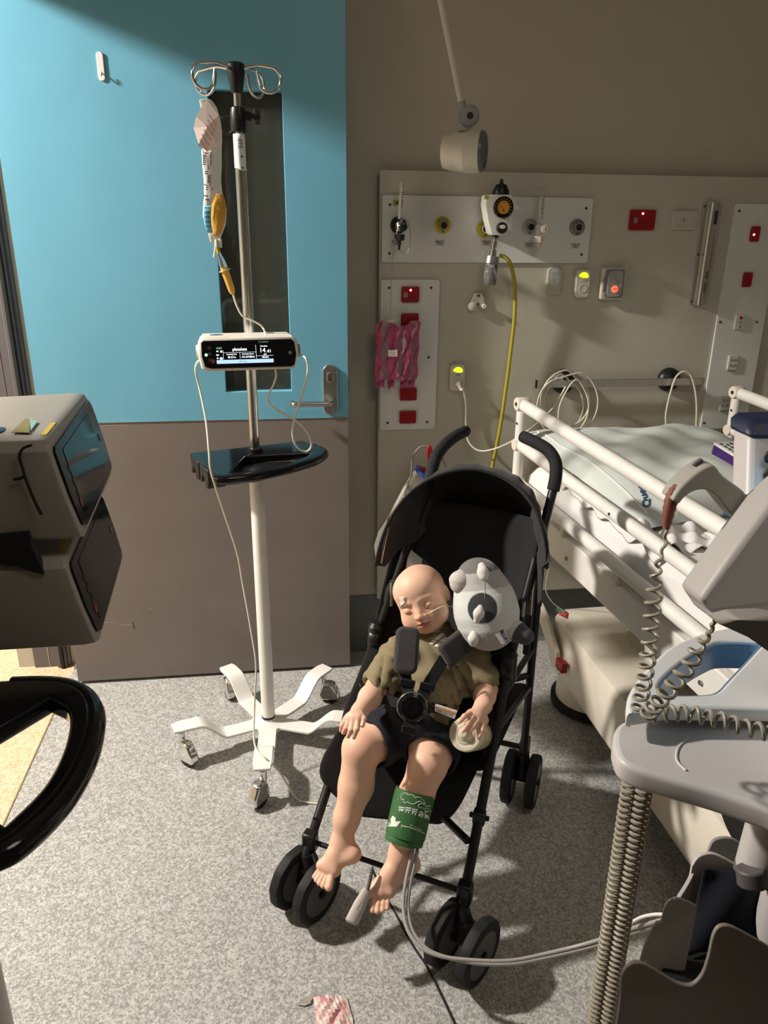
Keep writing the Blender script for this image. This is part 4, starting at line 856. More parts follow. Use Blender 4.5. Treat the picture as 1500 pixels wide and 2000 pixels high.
for nm, pl_, cc_ in (('green_half', [PZ(1085, 1194, .3145), PZ(1087, 1185, .3145), PZ(1095, 1187, .3145), PZ(1109, 1196, .3145)], (.03, .16, .06)), ('red_half', [PZ(1085, 1196, .3145), PZ(1110, 1197, .3145), PZ(1107, 1208, .3145)], (.42, .03, .03))):
    MB().prism(pl_, (0, 0, .0006)).build(nm, mat(nm, cc_, .4), st, smooth=False)
a, b = PZ(1090, 1194, .3155), PZ(1105, 1196, .3155); u = (b-a).normalized(); v_ = V((-u.y, u.x, 0))
MB().text('STEER', (a+b)/2, u, v_, .007).text('BRAKE', (PZ(1090, 1199, .3155)+PZ(1106, 1200, .3155))/2, u, v_, .007).build('sticker_text', 'label', st, smooth=False)
rm = MB(); rm.box(BC(.34, .52, .36), (.06, .10, .06), BR, BD, V((0, 0, 1))); rm.build('red_latch', 'red', bed, bevel=.008)
MB().tube([BC(.31, .55, .385), BC(.33, .60, .39), BC(.36, .66, .37)], .011, 12).build('latch_lever', 'black', bed)
# mattress with sheet: rounded box displaced by wrinkles
def blob(name, label_parent, f, nu, nv, mats, **k):
    g = MB(); g.grid([[f(i/(nu-1), j/(nv-1)) for j in range(nv)] for i in range(nu)]); return g.build(name, mats, label_parent, **k)
rnd = random.Random(5)
def mattress(u, v):
    # v around the cross-section from left underside over the top to right underside
    t = -.0+u*1.86; sL, sR, zb, zt_ = .035, BW-.035, .705, .835
    P = [(sL+.03, zb), (sL, zb+.01), (sL-.002, zb+.06), (sL+.004, zt_-.03), (sL+.03, zt_-.004), (sL+.08, zt_), (.40, zt_+.004), (sR-.08, zt_), (sR-.03, zt_-.004), (sR, zt_-.03), (sR, zb+.01), (sR-.03, zb)]
    x = v*(len(P)-1); i = min(int(x), len(P)-2); f = x-i; a = P[i][0]+(P[i+1][0]-P[i][0])*f; z = P[i][1]+(P[i+1][1]-P[i][1])*f
    e = min(1, u*14, (1-u)*14); z = zb+(z-zb)*(.75+.25*math.sqrt(max(e, 0)))
    w_ = .004*sin(t*9+a*14)*sin(a*11+t*3)+.003*sin(t*23+a*31)
    return B(a, t, z+w_*(z > .8))
blob('mattress', bed, mattress, 60, 67, mat('white_sheet', (.78, .76, .74), .8, bump=.15, bscale=40), sub=1)
# rumpled sheet bunched between pillow and rail
def rumple(u, v):
    t = .22+u*.50; s_ = .040+v*.20*(1 if u > .6 else .35+u); return B(s_, t, .835+.020*abs(sin(u*10+v*5))*(1-v*.4)+.010*sin(v*17+u*24)+.006*sin(u*41-v*13)-(.03 if v < .03 else 0))
sh = blob('rumpled_sheet', None, rumple, 70, 34, mat('white_sheet', (.78, .76, .74), .8), solid=.003, sub=1); tag(sh, 'rumpled white sheet bunched up on the bed next to the pillow', 'sheet')
# pillow
pcn = [B(.03, -.07, .90), B(.72, -.03, .89), B(.72, .58, .885), B(.06, .60, .862)]
def pillow(u, v, top=1):
    a = pcn[0].lerp(pcn[1], v); b = pcn[3].lerp(pcn[2], v); p = a.lerp(b, u)
    e = (max(0, 1-(2*u-1)**4)*max(0, 1-(2*v-1)**4))**.55; pin = 1
    w_ = .006*sin(u*13+v*7)*e+.004*sin(v*29-u*11)*e+.005*sin((u+v)*17)*e
    off = (p-(pcn[0]+pcn[2])/2)*(-.05*(1-abs(2*u-1))*abs(2*v-1)-.05*(1-abs(2*v-1))*abs(2*u-1))
    return p+off+V((0, 0, top*(.062*e+w_)-.012))
g = MB(); n1 = 34
A_ = [[pillow(i/(n1-1), j/(n1-1), 1) for j in range(n1)] for i in range(n1)]; Bq = [[pillow(i/(n1-1), j/(n1-1), -.7) for j in range(n1)] for i in range(n1)]
g.grid(A_).grid(Bq); pil = thing('pillow', 'pale hospital pillow with dark blue lettering at the head of the bed', 'pillow', B(.4, .2, .83))
po = g.build('pillowcase', mat('pillowcase', (.60, .64, .60), .75, var=.03, scale=12, bump=.2, bscale=30), pil, sub=1)
sm = MB(); sm.tube(spl([pillow(.02, v, 1)+V((0, 0, .004)) for v in np.linspace(.02, .98, 12)], 3), .003, 6)
sm.tube(spl([pillow(u, .06, 1)+V((0, 0, .002)) for u in np.linspace(.05, .95, 10)], 3), .0025, 6); sm.build('seam', 'label', pil)
def bvh_of(o):
    me = o.data; off = origin(o); return BVHTree.FromPolygons([v.co+off for v in me.vertices], [tuple(p.vertices) for p in me.polygons])
def hit(bv, x, y, lift=.001):
    d = ray(x, y).normalized(); h, n, i, dist = bv.ray_cast(CO, d)
    return (h-d*lift) if h else None
bv = bvh_of(po)
# lettering: text mesh mapped from picture space onto the pillow
def decal_text(txt, bv, ox, oy, ux, uy, vx, vy, size, name, m_, parent, lift=.0015, bold=0):
    q = MB(); q.text(txt, (0, 0, 0), (1, 0, 0), (0, 1, 0), size, 0, 'LEFT', bold); P = MB(); idx = {}
    for i, v in enumerate(q.v):
        h = hit(bv, ox+ux*v.x+vx*v.y, oy+uy*v.x+vy*v.y, lift); idx[i] = h
    ok = [f for f in q.f if all(idx[i] is not None for i in f)]
    if not ok: return None
    last = next(h for h in idx.values() if h is not None)
    P.add([idx[i] if idx[i] is not None else last for i in range(len(q.v))], ok)
    return P.build(name, m_, parent, smooth=False)
L_ = .0
decal_text('Queen', bv, 1266, 990, -.37, -.93, -.95, .32, 21, 'pillow_lettering', mat('navy_print', (.01, .06, .16), .6), pil, .004, .35)
# bed handset
hs = thing('bed_handset', 'purple and white bed control with holes resting at the pillow edge', 'handset', PY(1440, 900, 2.2))
h0, h1 = PY(1394, 872, 2.04), PY(1505, 940, 1.80); u = (h1-h0).normalized(); v_ = V((u.y, -u.x, 0)).normalized()*-1; nn = u.cross(v_) if u.cross(v_).z > 0 else -u.cross(v_)
cc_ = (h0+h1)/2+v_*.035+V((0, 0, .012))
MB().box(cc_-nn*.022, ((h1-h0).length, .080, .034), u, v_, nn).build('purple_body', mat('purple_plastic', (.05, .015, .13), .3), hs, bevel=.008, seg=3)
MB().box(cc_-nn*.002, ((h1-h0).length-.004, .078, .008), u, v_, nn).build('white_face', 'panel', hs, bevel=.002)
hl_ = MB(); L_ = (h1-h0).length
for i in range(12):
    for j in range(4): hl_.ell(cc_+nn*.0025+u*(-L_/2+.02+i*L_/12.5+(j % 2)*.008)+v_*(-.026+j*.0165), (.0075, .0045, .0006), u, v_, 10, 6)
ho = hl_.build('holes', 'darkhole', hs); ho['kind'] = 'stuff'

# ================================================================== OBSERVATION TROLLEY (right foreground)
lil = mat('lilac_white_plastic', (.50, .47, .455), .42); dk = mat('trolley_grey', (.40, .38, .36), .45)
tr = thing('observation_trolley', 'white observation trolley with coiled cords at the right edge', 'trolley', V((.66, .80, 0)))
def poly(pts, z): return [PZ(x, y, z) for x, y in pts]
tt = poly([(1197, 1450), (1200, 1425), (1215, 1408), (1250, 1395), (1330, 1385), (1700, 1380), (1900, 1750), (1500, 1582), (1400, 1548), (1300, 1520), (1238, 1500), (1208, 1480)], .90)
t_ = MB(); tt2 = spl(tt[:4], 5)[:-1]+tt[3:7]+spl(tt[7:]+[tt[0]], 5)[:-1]
t_.plate([[(p.x, p.y) for p in tt2]], (0, 0, .868), (1, 0, 0), (0, 1, 0), .032, .008); t_.build('tray', lil, tr)
gr = MB(); gr.tube(spl(poly([(1345, 1440), (1325, 1460), (1322, 1485), (1340, 1505)], .9005), 6), .0016, 6); gr.build('tray_rim', mat('lilac_light', (.60, .57, .55), .4), tr)
# handle plate with slot
hz0 = .938
ho = poly([(1225, 1395), (1224, 1370), (1232, 1345), (1262, 1305), (1310, 1262), (1370, 1236), (1440, 1222), (1700, 1190), (1850, 1395), (1500, 1385), (1300, 1383), (1245, 1392)], hz0)
hi = poly([(1288, 1345), (1300, 1322), (1340, 1288), (1385, 1262), (1415, 1253), (1482, 1256), (1478, 1268), (1425, 1325), (1400, 1350), (1370, 1356), (1310, 1356)], hz0)
hh = MB(); hh.plate([[(p.x, p.y) for p in spl(ho[:7], 5)+ho[7:]], [(p.x, p.y) for p in spl(hi, 4, True)]], (0, 0, hz0-.022), (1, 0, 0), (0, 1, 0), .022, .006); hh.build('handle', mat('pale_handle', (.62, .62, .62), .4), tr)
hl2 = spl([V((p.x, p.y, 0)) for p in hi], 4, True); hcn = sum(hl2, V())/len(hl2); lg_ = MB()
lg_.grid([[hcn+(p-hcn)*k_+V((0, 0, z_)) for p in hl2] for k_, z_ in ((1.02, hz0-.002), (.965, hz0-.003), (.95, hz0-.012), (.95, hz0-.045), (1.02, hz0-.047))], True)
lg_.build('handle_lining', mat('blue_grey_lining', (.13, .24, .38), .3), tr)
nk = MB(); nk.box(V((.70, .72, .93)), (.10, .12, .08)); nk.build('handle_neck', lil, tr, bevel=.01)
MB().cyl((.69, .76, .12), (.69, .76, .90), .030).build('column', lil, tr)
MB().cyl((.69, .76, .90), (.66, .80, 1.20), .026).build('upper_column', lil, tr)
for k in range(5):
    an = rad(20+72*k); d = V((cos(an), sin(an), 0)); e = V((.69, .72, 0))+d*.18
    lg = MB(); lg.tube([V((.69, .72, .11)), V((.69, .72, .10))+d*.10, e+V((0, 0, .085))], [.022, .02, .016], 10); lg.build('leg', dk, tr)
    cw = MB(); cw.lathe([(.02, -.011), (.03, -.011), (.032, 0), (.03, .011), (.02, .011)], e+V((0, 0, .0325)), (-d.y, d.x, 0), 22); cw.cyl(e+V((0, 0, .03)), e+V((0, 0, .09)), .009); cw.build('caster', 'rubber', tr)
MB().box((.69, .74, .11), (.14, .08, .05)).build('base_block', dk, tr, bevel=.01)
# baskets with wavy rims: front panel, inner divider, back panel
def wavy(name, pts, D0, th, m_, zdrop=.24, slope=None):
    # outline measured at trolley depth; the panel is an upright board following the wavy rim
    P = [PD(x, y, D0+(0 if slope is None else slope*(x-pts[0][0]))) for x, y in pts]; top = spl(P, 6)
    outl = top+[p-V((0, 0, zdrop)) for p in (top[-1], top[0])]
    nrm = (top[-1]-top[0]).cross(V((0, 0, 1))).normalized(); zb = min(p.z for p in top)-zdrop
    outl = top+[V((top[-1].x, top[-1].y, zb)), V((top[0].x, top[0].y, zb))]
    return MB().prism(outl, nrm*-th).build(name, m_, tr, bevel=.0012), top, zb
f_, top, zb = wavy('basket_front', [(1216, 1835), (1219, 1795+25), (1228, 1806-22+100), ] and [(1205, 1890), (1222, 1888-2), (1238, 1886)] and [(1212, 1960), (1214, 1915), (1222, 1893), (1240, 1882), (1262, 1886), (1290, 1902), (1325, 1922), (1352, 1925), (1372, 1905), (1384, 1870), (1393, 1830), (1405, 1812), (1425, 1810), (1455, 1824), (1500, 1850), (1560, 1890), (1640, 1930)], 1.02, .006, mat('basket_taupe', (.20, .175, .15), .45), .10)
wavy('basket_side', [(1248, 1885), (1262, 1840), (1280, 1806), (1291, 1800), (1300, 1770), (1320, 1756), (1358, 1770), (1360, 1782)], 1.10, .005, lil, .36, -.0004)
wavy('basket_divider', [(1352, 1692), (1364, 1675), (1388, 1668), (1412, 1676), (1440, 1692), (1462, 1702), (1520, 1712), (1600, 1740)], 1.16, .006, lil, .16)
wavy('basket_back', [(1384, 1662), (1392, 1645), (1410, 1638), (1432, 1640), (1460, 1655), (1520, 1675), (1600, 1700)], 1.20, .006, mat('basket_grey', (.26, .255, .25), .45), .22)
wavy('basket_wall', [(1352, 1694), (1340, 1720), (1315, 1760), (1290, 1800), (1268, 1850), (1248, 1890)], 1.17, .006, lil, .12, .0007)
sd = MB(); P_ = [PD(1262, 1886, 1.04), PD(1250, 1886, 1.03), PD(1290, 1802, 1.12), PD(1362, 1780, 1.12)]
cloth = MB(); tp_ = [(1378, 1690), (1420, 1702), (1500, 1720), (1580, 1740)]; bt_ = [(1376, 1730), (1390, 1830), (1500, 1860), (1600, 1880)]
def clothf(u, v):
    x = 1374+u*300; y = 1694+.13*(x-1374)+v*170-14*sin(u*6)*v; return PD(x-v*38*(1-u), y, 1.145-v*.03+.005*sin(u*15+v*4))
cl = blob('navy_cloth', None, clothf, 24, 16, mat('navy_fabric', (.004, .006, .012), .9), solid=.004, sub=1); tag(cl, 'dark navy cloth draped inside the trolley basket', 'cloth')
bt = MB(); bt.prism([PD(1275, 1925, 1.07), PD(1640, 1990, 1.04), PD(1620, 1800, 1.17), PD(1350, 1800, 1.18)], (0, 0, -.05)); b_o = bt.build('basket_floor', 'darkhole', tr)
pst = MB(); pst.tube([PD(1512, 1580, 1.06), PD(1478, 1702, 1.09)], .030, 16); pst.build('basket_post', lil, tr)
bx2 = MB(); bx2.tube([PD(1466, 1695, 1.06), PD(1470, 1730, 1.06)], .02, 12); bx2.prism([PD(1455, 1712, 1.07), PD(1470, 1697, 1.07), PD(1560, 1705, 1.07), PD(1560, 1760, 1.07), PD(1452, 1728, 1.07)], (0, .03, 0)); bx2.build('basket_clip', mat('clip_dark', (.09, .08, .08), .5), tr, bevel=.003)
# monitor seen from behind: angular housing, screen faces the wall
mo = thing('vital_signs_monitor', 'angular grey monitor seen from behind on the trolley, its screen glowing towards the wall', 'monitor', PD(1440, 1200, .84))
m_ = mat('monitor_housing', (.36, .335, .31), .5)
Fd = .80
bk = [PD(1366, 1172, Fd), PD(1381, 1190, Fd), PD(1396, 1216, Fd-.01), PD(1470, 1236, Fd-.02), PD(1640, 1340, Fd-.03), PD(1750, 1150, Fd-.02), PD(1640, 860, Fd), PD(1500, 988, Fd+.0), PD(1440, 1068, Fd)]
ctr = sum(bk, V())/len(bk); nrm = V((.10, 1, -.12)).normalized()
fr_ = [p+nrm*.05+(p-ctr)*.02 for p in bk]; 
mb = MB(); mb.grid([bk, fr_], True); n = len(bk); mb.f += [list(range(n)), list(range(n, 2*n))[::-1]]; mb.fm += [0, 0]; mb.build('housing', m_, mo, bevel=.006, seg=3)
lo = [PD(1398, 1218, Fd-.02), PD(1440, 1212, Fd-.055), PD(1500, 1206, Fd-.05), PD(1640, 1230, Fd-.05), PD(1640, 1330, Fd-.03), PD(1500, 1268, Fd-.03), PD(1462, 1240, Fd-.02)]
MB().prism(lo, nrm*.03).build('battery_cover', mat('monitor_lower', (.24, .22, .20), .5), mo, bevel=.004)
se = MB(); scp = [ctr+nrm*.0525+(p-ctr)*.86 for p in bk]; se.prism(scp, nrm*.002); se.build('screen', mat('monitor_screen', (.1, .3, .35), emit=(.30, .72, 1), estr=2.0), mo, smooth=False)
po_ = thing('probe_holder', 'pale upright holder with navy cap above the angular monitor', 'holder', PD(1490, 1100, .9))
hp_ = [PD(1466, 850, .92), PD(1462, 1000, .90), PD(1472, 1190, .86), PD(1640, 1190, .86), PD(1640, 850, .92)]
MB().prism(hp_, (0, .04, 0)).build('holder_body', mat('holder_lilac', (.46, .42, .40), .45), po_, bevel=.006, seg=3)
MB().prism([PD(1464, 832, .925), PD(1478, 820, .925), PD(1640, 815, .925), PD(1640, 856, .915), PD(1463, 857, .915)], (0, .046, 0)).build('navy_cap', mat('navy_cap', (.006, .01, .035), .5), po_, bevel=.006)
for y_ in (892, 925, 948): MB().ell(PD(1502, y_, .905), (.006, .004, .008)).build('slot', 'darkhole', po_)
# angled probe with blue collar and rusty strain relief
pr = thing('thermometer_probe', 'grey angled probe handle with a blue collar on a coiled cord', 'probe', PD(1380, 930, .84))
sh_ = spl([PD(x, y, .86) for x, y in ((1302, 970), (1316, 948), (1338, 926), (1362, 908), (1383, 903), (1402, 925), (1440, 953), (1454, 980))], 3)+[PD(1459, 992, .86), PD(1428, 1012, .86)]+spl([PD(x, y, .86) for x, y in ((1408, 988), (1388, 962), (1366, 950), (1344, 953), (1326, 965), (1316, 978))], 3)
MB().prism([p-V((0, .013, 0)) for p in sh_], (0, .028, 0)).build('handle_shell', mat('probe_grey', (.30, .285, .25), .5), pr, bevel=.007, seg=4)
bc_ = [PD(x, y, .86) for x, y in ((1427, 1010), (1468, 975), (1477, 974), (1484, 990), (1450, 1020), (1428, 1016))]
MB().prism([p-V((0, .016, 0)) for p in bc_], (0, .034, 0)).build('blue_collar', mat('blue_plastic', (.01, .05, .19), .4), pr, bevel=.003)
MB().tube([PD(1355, 910, .86), PD(1370, 898, .86)], .003, 8).build('release_button', mat('button_dark', (.1, .09, .12), .5), pr)
rs = MB(); rs.tube(spl([PD(1325, 950, .86), PD(1314, 968, .86), PD(1306, 1000, .86), PD(1301, 1032, .86)], 5), [.0035+.0035*sin(pi*min(1, (i+2)/17))+(.0008 if i % 2 else 0) for i in range(16)], 12); rs.build('strain_relief', mat('rusty_rubber', (.17, .05, .03), .6), pr)
# coiled cords
CC = mat('coil_cord', (.30, .265, .20), .45)
def cord(label, path, R, turns, r=.0024):
    mb = MB(); mb.tube(coil(path, R, turns), r, 6, caps=False); o = mb.build('spiral_cable', CC, None, loc=path[-1]); return tag(o, label, 'cord')
c1 = [PD(1301, 1032, .86), PD(1299, 1060, .86), PD(1284, 1110, .86), PD(1276, 1180, .87), PD(1268, 1260, .88), PD(1258, 1330, .90), PD(1246, 1390, .925)]
cord('stretched coiled cord hanging from the rusty sleeve of the grey probe', c1, lambda f: .0012+.0070*min(1, max(0, f-.12)*5), 15, .0021)
c2 = [PD(1394, 1212, .80), PD(1386, 1235, .82), PD(1362, 1268, .84), PD(1345, 1300, .85), PD(1318, 1335, .86), PD(1288, 1368, .88), PD(1262, 1398, .915)]
cord('stretched coiled cord slanting down from under the grey monitor over the blue handle', c2, lambda f: .0012+.0070*min(1, max(0, f-.15)*5), 11)
c3 = [PZ(1268, 1398, .975), PZ(1330, 1392, .98), PZ(1400, 1405, .98), PZ(1470, 1425, .975), PZ(1560, 1440, .975)]
cord('coiled cord lying across the trolley tray towards the right edge', c3, .009, 12)
q0 = PZ(1236, 1500, .86); q1 = V((q0.x, q0.y, .36)); q0b = PZ(1262, 1512, .86); q1b = V((q0b.x, q0b.y, .36))
cord('left of two tightly coiled cords hanging below the trolley tray', [q0, q0.lerp(q1, .5), q1], .0098, 50, .0027)
cord('right of two tightly coiled cords hanging below the trolley tray', [q0b, q0b.lerp(q1b, .5), q1b], .0098, 50, .0027)

# ================================================================== IMPLICIT-SURFACE MODELLER (smooth organic shapes as one continuous mesh)
class Field:
    def __init__(s, lo, hi, h):
        s.lo = np.array(lo, np.float32); s.h = h; s.n = np.ceil((np.array(hi)-np.array(lo))/h).astype(int)+1
        s.D = np.full(s.n, .05, np.float32); s.ops = []
    def _reg(s, lo, hi):
        a = np.maximum(0, np.floor((np.array(lo)-s.lo)/s.h).astype(int)); b = np.minimum(s.n, np.ceil((np.array(hi)-s.lo)/s.h).astype(int)+1)
        if (b <= a).any(): return None
        g = [s.lo[i]+s.h*np.arange(a[i], b[i], dtype=np.float32) for i in range(3)]
        return (slice(a[0], b[0]), slice(a[1], b[1]), slice(a[2], b[2])), g[0][:, None, None], g[1][None, :, None], g[2][None, None, :]
    def _mix(s, sl, d, k, op):
        D = s.D[sl]
        if op == 'sub': d = -d; D2 = -D; 
        else: D2 = D
        if op == 'sub':
            # smooth max(D, -d)
            if k > 0: h = np.clip(.5+.5*(D-d)/k, 0, 1); r = d*(1-h)+D*h+k*h*(1-h)
            else: r = np.maximum(D, d)
        else:
            if k > 0: h = np.clip(.5+.5*(D-d)/k, 0, 1); r = D*(1-h)+d*h-k*h*(1-h)
            else: r = np.minimum(D, d)
        s.D[sl] = r
    def cone(s, a, b, r1, r2=None, k=.01, op='add'):
        a, b = np.array(a, np.float32), np.array(b, np.float32); r2 = r1 if r2 is None else r2; m = max(r1, r2)+max(k, .0)+4*s.h+.006
        R = s._reg(np.minimum(a, b)-m, np.maximum(a, b)+m)
        if R is None: return s
        sl, x, y, z = R; ab = b-a; L = float(ab@ab)+1e-12
        t = np.clip(((x-a[0])*ab[0]+(y-a[1])*ab[1]+(z-a[2])*ab[2])/L, 0, 1)
        d = np.sqrt((x-a[0]-t*ab[0])**2+(y-a[1]-t*ab[1])**2+(z-a[2]-t*ab[2])**2)-(r1+(r2-r1)*t)
        s._mix(sl, d, k, op); return s
    def chain(s, pts, rs, k=.01, op='add'):
        for i in range(len(pts)-1): s.cone(pts[i], pts[i+1], rs[i], rs[i+1], k, op)
        return s
    def ell(s, c, r, ax=None, k=.01, op='add'):
        c = np.array(c, np.float32); r = np.array(r if hasattr(r, '__len__') else (r, r, r), np.float32); m = r.max()+k+4*s.h+.006
        R = s._reg(c-m, c+m)
        if R is None: return s
        sl, x, y, z = R; x = x-c[0]; y = y-c[1]; z = z-c[2]
        A = [np.array(q, np.float32) for q in (ax or ((1, 0, 0), (0, 1, 0), (0, 0, 1)))]
        u = [x*q[0]+y*q[1]+z*q[2] for q in A]
        k0 = np.sqrt(sum((u[i]/r[i])**2 for i in range(3)))+1e-9; k1 = np.sqrt(sum((u[i]/r[i]**2)**2 for i in range(3)))+1e-9
        s._mix(sl, k0*(k0-1)/k1, k, op); return s
    def warp(s, f):
        R = s._reg(s.lo, s.lo+s.h*s.n); sl, x, y, z = R; s.D[sl] += f(x, y, z).astype(np.float32); return s
    def mesh(s):
        D = s.D; I = D < 0; n = D.shape
        c = np.zeros(tuple(q-1 for q in n), np.uint8)
        for dx in (0, 1):
            for dy in (0, 1):
                for dz in (0, 1): c += I[dx:n[0]-1+dx, dy:n[1]-1+dy, dz:n[2]-1+dz]
        act = (c > 0) & (c < 8); idx = np.argwhere(act); vid = np.full(act.shape, -1, np.int32); vid[act] = np.arange(len(idx))
        P = np.zeros((len(idx), 3)); W_ = np.zeros(len(idx)); i, j, k = idx.T
        for ax in range(3):
            o = [q for q in range(3) if q != ax]
            for p in (0, 1):
                for q in (0, 1):
                    s0 = [0, 0, 0]; s0[o[0]] = p; s0[o[1]] = q; s1 = list(s0); s1[ax] = 1
                    a = D[i+s0[0], j+s0[1], k+s0[2]]; b = D[i+s1[0], j+s1[1], k+s1[2]]; m = (a < 0) != (b < 0)
                    t = np.where(m, a/np.where(m, a-b, 1), 0); pt = np.tile(np.array(s0, float), (len(idx), 1)); pt[:, ax] += t
                    P += pt*m[:, None]; W_ += m
        P = s.lo+s.h*(idx+P/W_[:, None]); F = []
        for ax in range(3):
            o = [q for q in range(3) if q != ax]; sa = [slice(None)]*3; sb = [slice(None)]*3; sa[ax] = slice(0, -1); sb[ax] = slice(1, None)
            A, B_ = I[tuple(sa)], I[tuple(sb)]; e = np.argwhere(A != B_); e = e[(e[:, o[0]] > 0) & (e[:, o[1]] > 0) & (e[:, o[0]] < n[o[0]]-1) & (e[:, o[1]] < n[o[1]]-1)]
            fl = A[tuple(e.T)]; q4 = []
            for p, q in ((0, 0), (1, 0), (1, 1), (0, 1)):
                t = e.copy(); t[:, o[0]] -= p; t[:, o[1]] -= q; q4.append(vid[tuple(t.T)])
            f = np.stack(q4, 1); flip = fl if ax != 1 else ~fl
            f[flip] = f[flip][:, ::-1]; F.append(f)
        F = np.concatenate(F); F = F[(F >= 0).all(1)]
        return P, F
    def build(s, name, m, parent=None, color=None, loc=None, smooth=1):
        P, F = s.mesh()
        for _ in range(smooth):
            # light Laplacian smoothing
            acc = np.zeros_like(P); cnt = np.zeros(len(P))
            for a, b in ((0, 1), (1, 2), (2, 3), (3, 0)):
                for u, v in ((a, b), (b, a)):
                    for ax in range(3): acc[:, ax] += np.bincount(F[:, u], P[F[:, v], ax], len(P))
                    cnt += np.bincount(F[:, u], minlength=len(P))
            P = P*.5+.5*acc/np.maximum(cnt, 1)[:, None]
        if parent is not None: o0 = np.array(origin(parent))
        elif loc is not None: o0 = np.array(loc)
        else: o0 = np.array([P[:, 0].mean(), P[:, 1].mean(), P[:, 2].min()])
        me = bpy.data.meshes.new(name); me.vertices.add(len(P)); me.vertices.foreach_set('co', (P-o0).ravel().astype(np.float32))
        me.loops.add(F.size); me.loops.foreach_set('vertex_index', F.ravel().astype(np.int32)); me.polygons.add(len(F)); me.polygons.foreach_set('loop_start', np.arange(0, F.size, 4, dtype=np.int32))
        me.update(calc_edges=True); me.polygons.foreach_set('use_smooth', np.ones(len(F), bool)); me.materials.append(M[m] if isinstance(m, str) else m)
        if color is not None:
            c = color(P); at = me.color_attributes.new('Col', 'FLOAT_COLOR', 'POINT'); at.data.foreach_set('color', np.concatenate([c, np.ones((len(P), 1))], 1).ravel().astype(np.float32))
        ob = bpy.data.objects.new(name, me); COL.objects.link(ob)
        if parent is not None: ob.parent = parent
        else: ob.location = o0
        bm = bmesh.new(); bm.from_mesh(me); bmesh.ops.recalc_face_normals(bm, faces=bm.faces); bm.to_mesh(me); bm.free()
        return ob
def colmat(name, rough, sss=0, bump=0, bscale=200, sheen=0):
    m = mat(name, (1, 1, 1), rough, sss=sss, bump=bump, bscale=bscale, sheen=sheen); nt = m.node_tree
    a = nt.nodes.new('ShaderNodeVertexColor'); a.layer_name = 'Col'; nt.links.new(a.outputs[0], nt.nodes['Principled BSDF'].inputs['Base Color']); return m
def blendc(C_, P, pt, r, col, amt=1, soft=.5):
    d = np.linalg.norm(P-np.array(pt), axis=1); w = np.clip((r-d)/(r*soft), 0, 1)*amt; C_[:] = C_*(1-w[:, None])+np.array(col)*w[:, None]

# ================================================================== PERSON (sleeping toddler)
SKIN = colmat('skin', .5, sss=.12)
D_ = PD
Hc = D_(823, 1168, 1.80); a_ = rad(21)
hx = CR*cos(a_)+CU*sin(a_); hy = -CR*sin(a_)+CU*cos(a_); hf = -CF
ps = rad(-17); hx, hf = hx*cos(ps)-hf*sin(ps), hf*cos(ps)+hx*sin(ps)
ph = rad(8); hf, hy = hf*cos(ph)-hy*sin(ph), hy*cos(ph)+hf*sin(ph)
AX = (hx, hy, hf)
def HL(x, y, z): return Hc+hx*x+hy*y+hf*z
shL, shR = D_(780, 1282, 1.80), D_(918, 1286, 1.83)
chest, belly, pelv = D_(850, 1305, 1.83), D_(835, 1355, 1.79), D_(815, 1408, 1.77)
hipL, hipR = PZ(778, 1422, .42), PZ(852, 1435, .42)
knL, knR = PZ(705, 1462, .425), PZ(836, 1492, .415)
anL, anR = PZ(668, 1642, .215), PZ(783, 1665, .243)
elL, wrL = D_(738, 1342, 1.755), D_(703, 1388, 1.675)
elR, wrR = D_(948, 1345, 1.80), D_(944, 1378, 1.715)
person = thing('person', 'sleeping toddler in olive shirt and navy shorts strapped into the black stroller', 'person', V((pelv.x, pelv.y, .10)))
allp = [Hc, shL, shR, pelv, knL, knR, anL, anR, wrL]; lo = [min(p[i] for p in allp)-.10 for i in range(3)]; hi = [max(p[i] for p in allp)+.10 for i in range(3)]
lo[2] = .08
F_ = Field(lo, hi, .0015)
# torso
F_.chain([D_(846, 1262, 1.84), chest, belly, pelv], [.040, .055, .055, .050], .03)
F_.cone(shL, shR, .030, .030, .03).cone(pelv, hipL, .048, .045, .02).cone(pelv, hipR, .048, .045, .02)
# head
E_ = lambda x, y, z, r, k=.01, op='add': F_.ell(HL(x, y, z), r, AX, k, op)
C__ = lambda a, b, r1, r2, k=.006, op='add': F_.cone(HL(*a), HL(*b), r1, r2, k, op)
F_.cone(D_(846, 1262, 1.84), HL(0, -.03, -.02), .030, .032, .02)
E_(0, .017, -.014, (.059, .058, .070), .01); E_(0, .030, .018, (.050, .040, .040), .02)
E_(0, -.028, .014, (.0535, .046, .046), .025)
E_(-.027, -.037, .028, (.029, .027, .024), .015); E_(.027, -.037, .028, (.029, .027, .024), .015)
E_(0, -.058, .036, (.020, .015, .018), .016)
E_(0, -.040, .042, (.020, .018, .016), .012)
for sg in (-1, 1):
    E_(sg*.025, .001, .064, (.016, .0085, .008), .008, 'sub')
    E_(sg*.0245, -.0045, .0470, (.0125, .0095, .0118), .003)
    C__((sg*.036, .012, .047), (sg*.012, .0125, .056), .004, .004, .008)
    # ears
    E_(sg*.0585, -.008, -.012, (.0065, .0185, .012), .004); E_(sg*.064, -.006, -.010, (.004, .011, .0065), .003, 'sub'); E_(sg*.057, -.023, -.006, (.005, .007, .006), .004)
    for q in range(7):
        t = (q-3)/3; t2 = (q-2)/3
        if q < 6: C__((sg*(.0245+t*.012), -.0105-.0025*(1-t*t), .0585-.004*t*t), (sg*(.0245+t2*.012), -.0105-.0025*(1-t2*t2), .0585-.004*t2*t2), .0011, .0011, .001, 'sub')
C__((0, .006, .054), (0, -.012, .062), .006, .0065, .010); C__((0, -.012, .061), (0, -.0225, .0685), .006, .0078, .006)
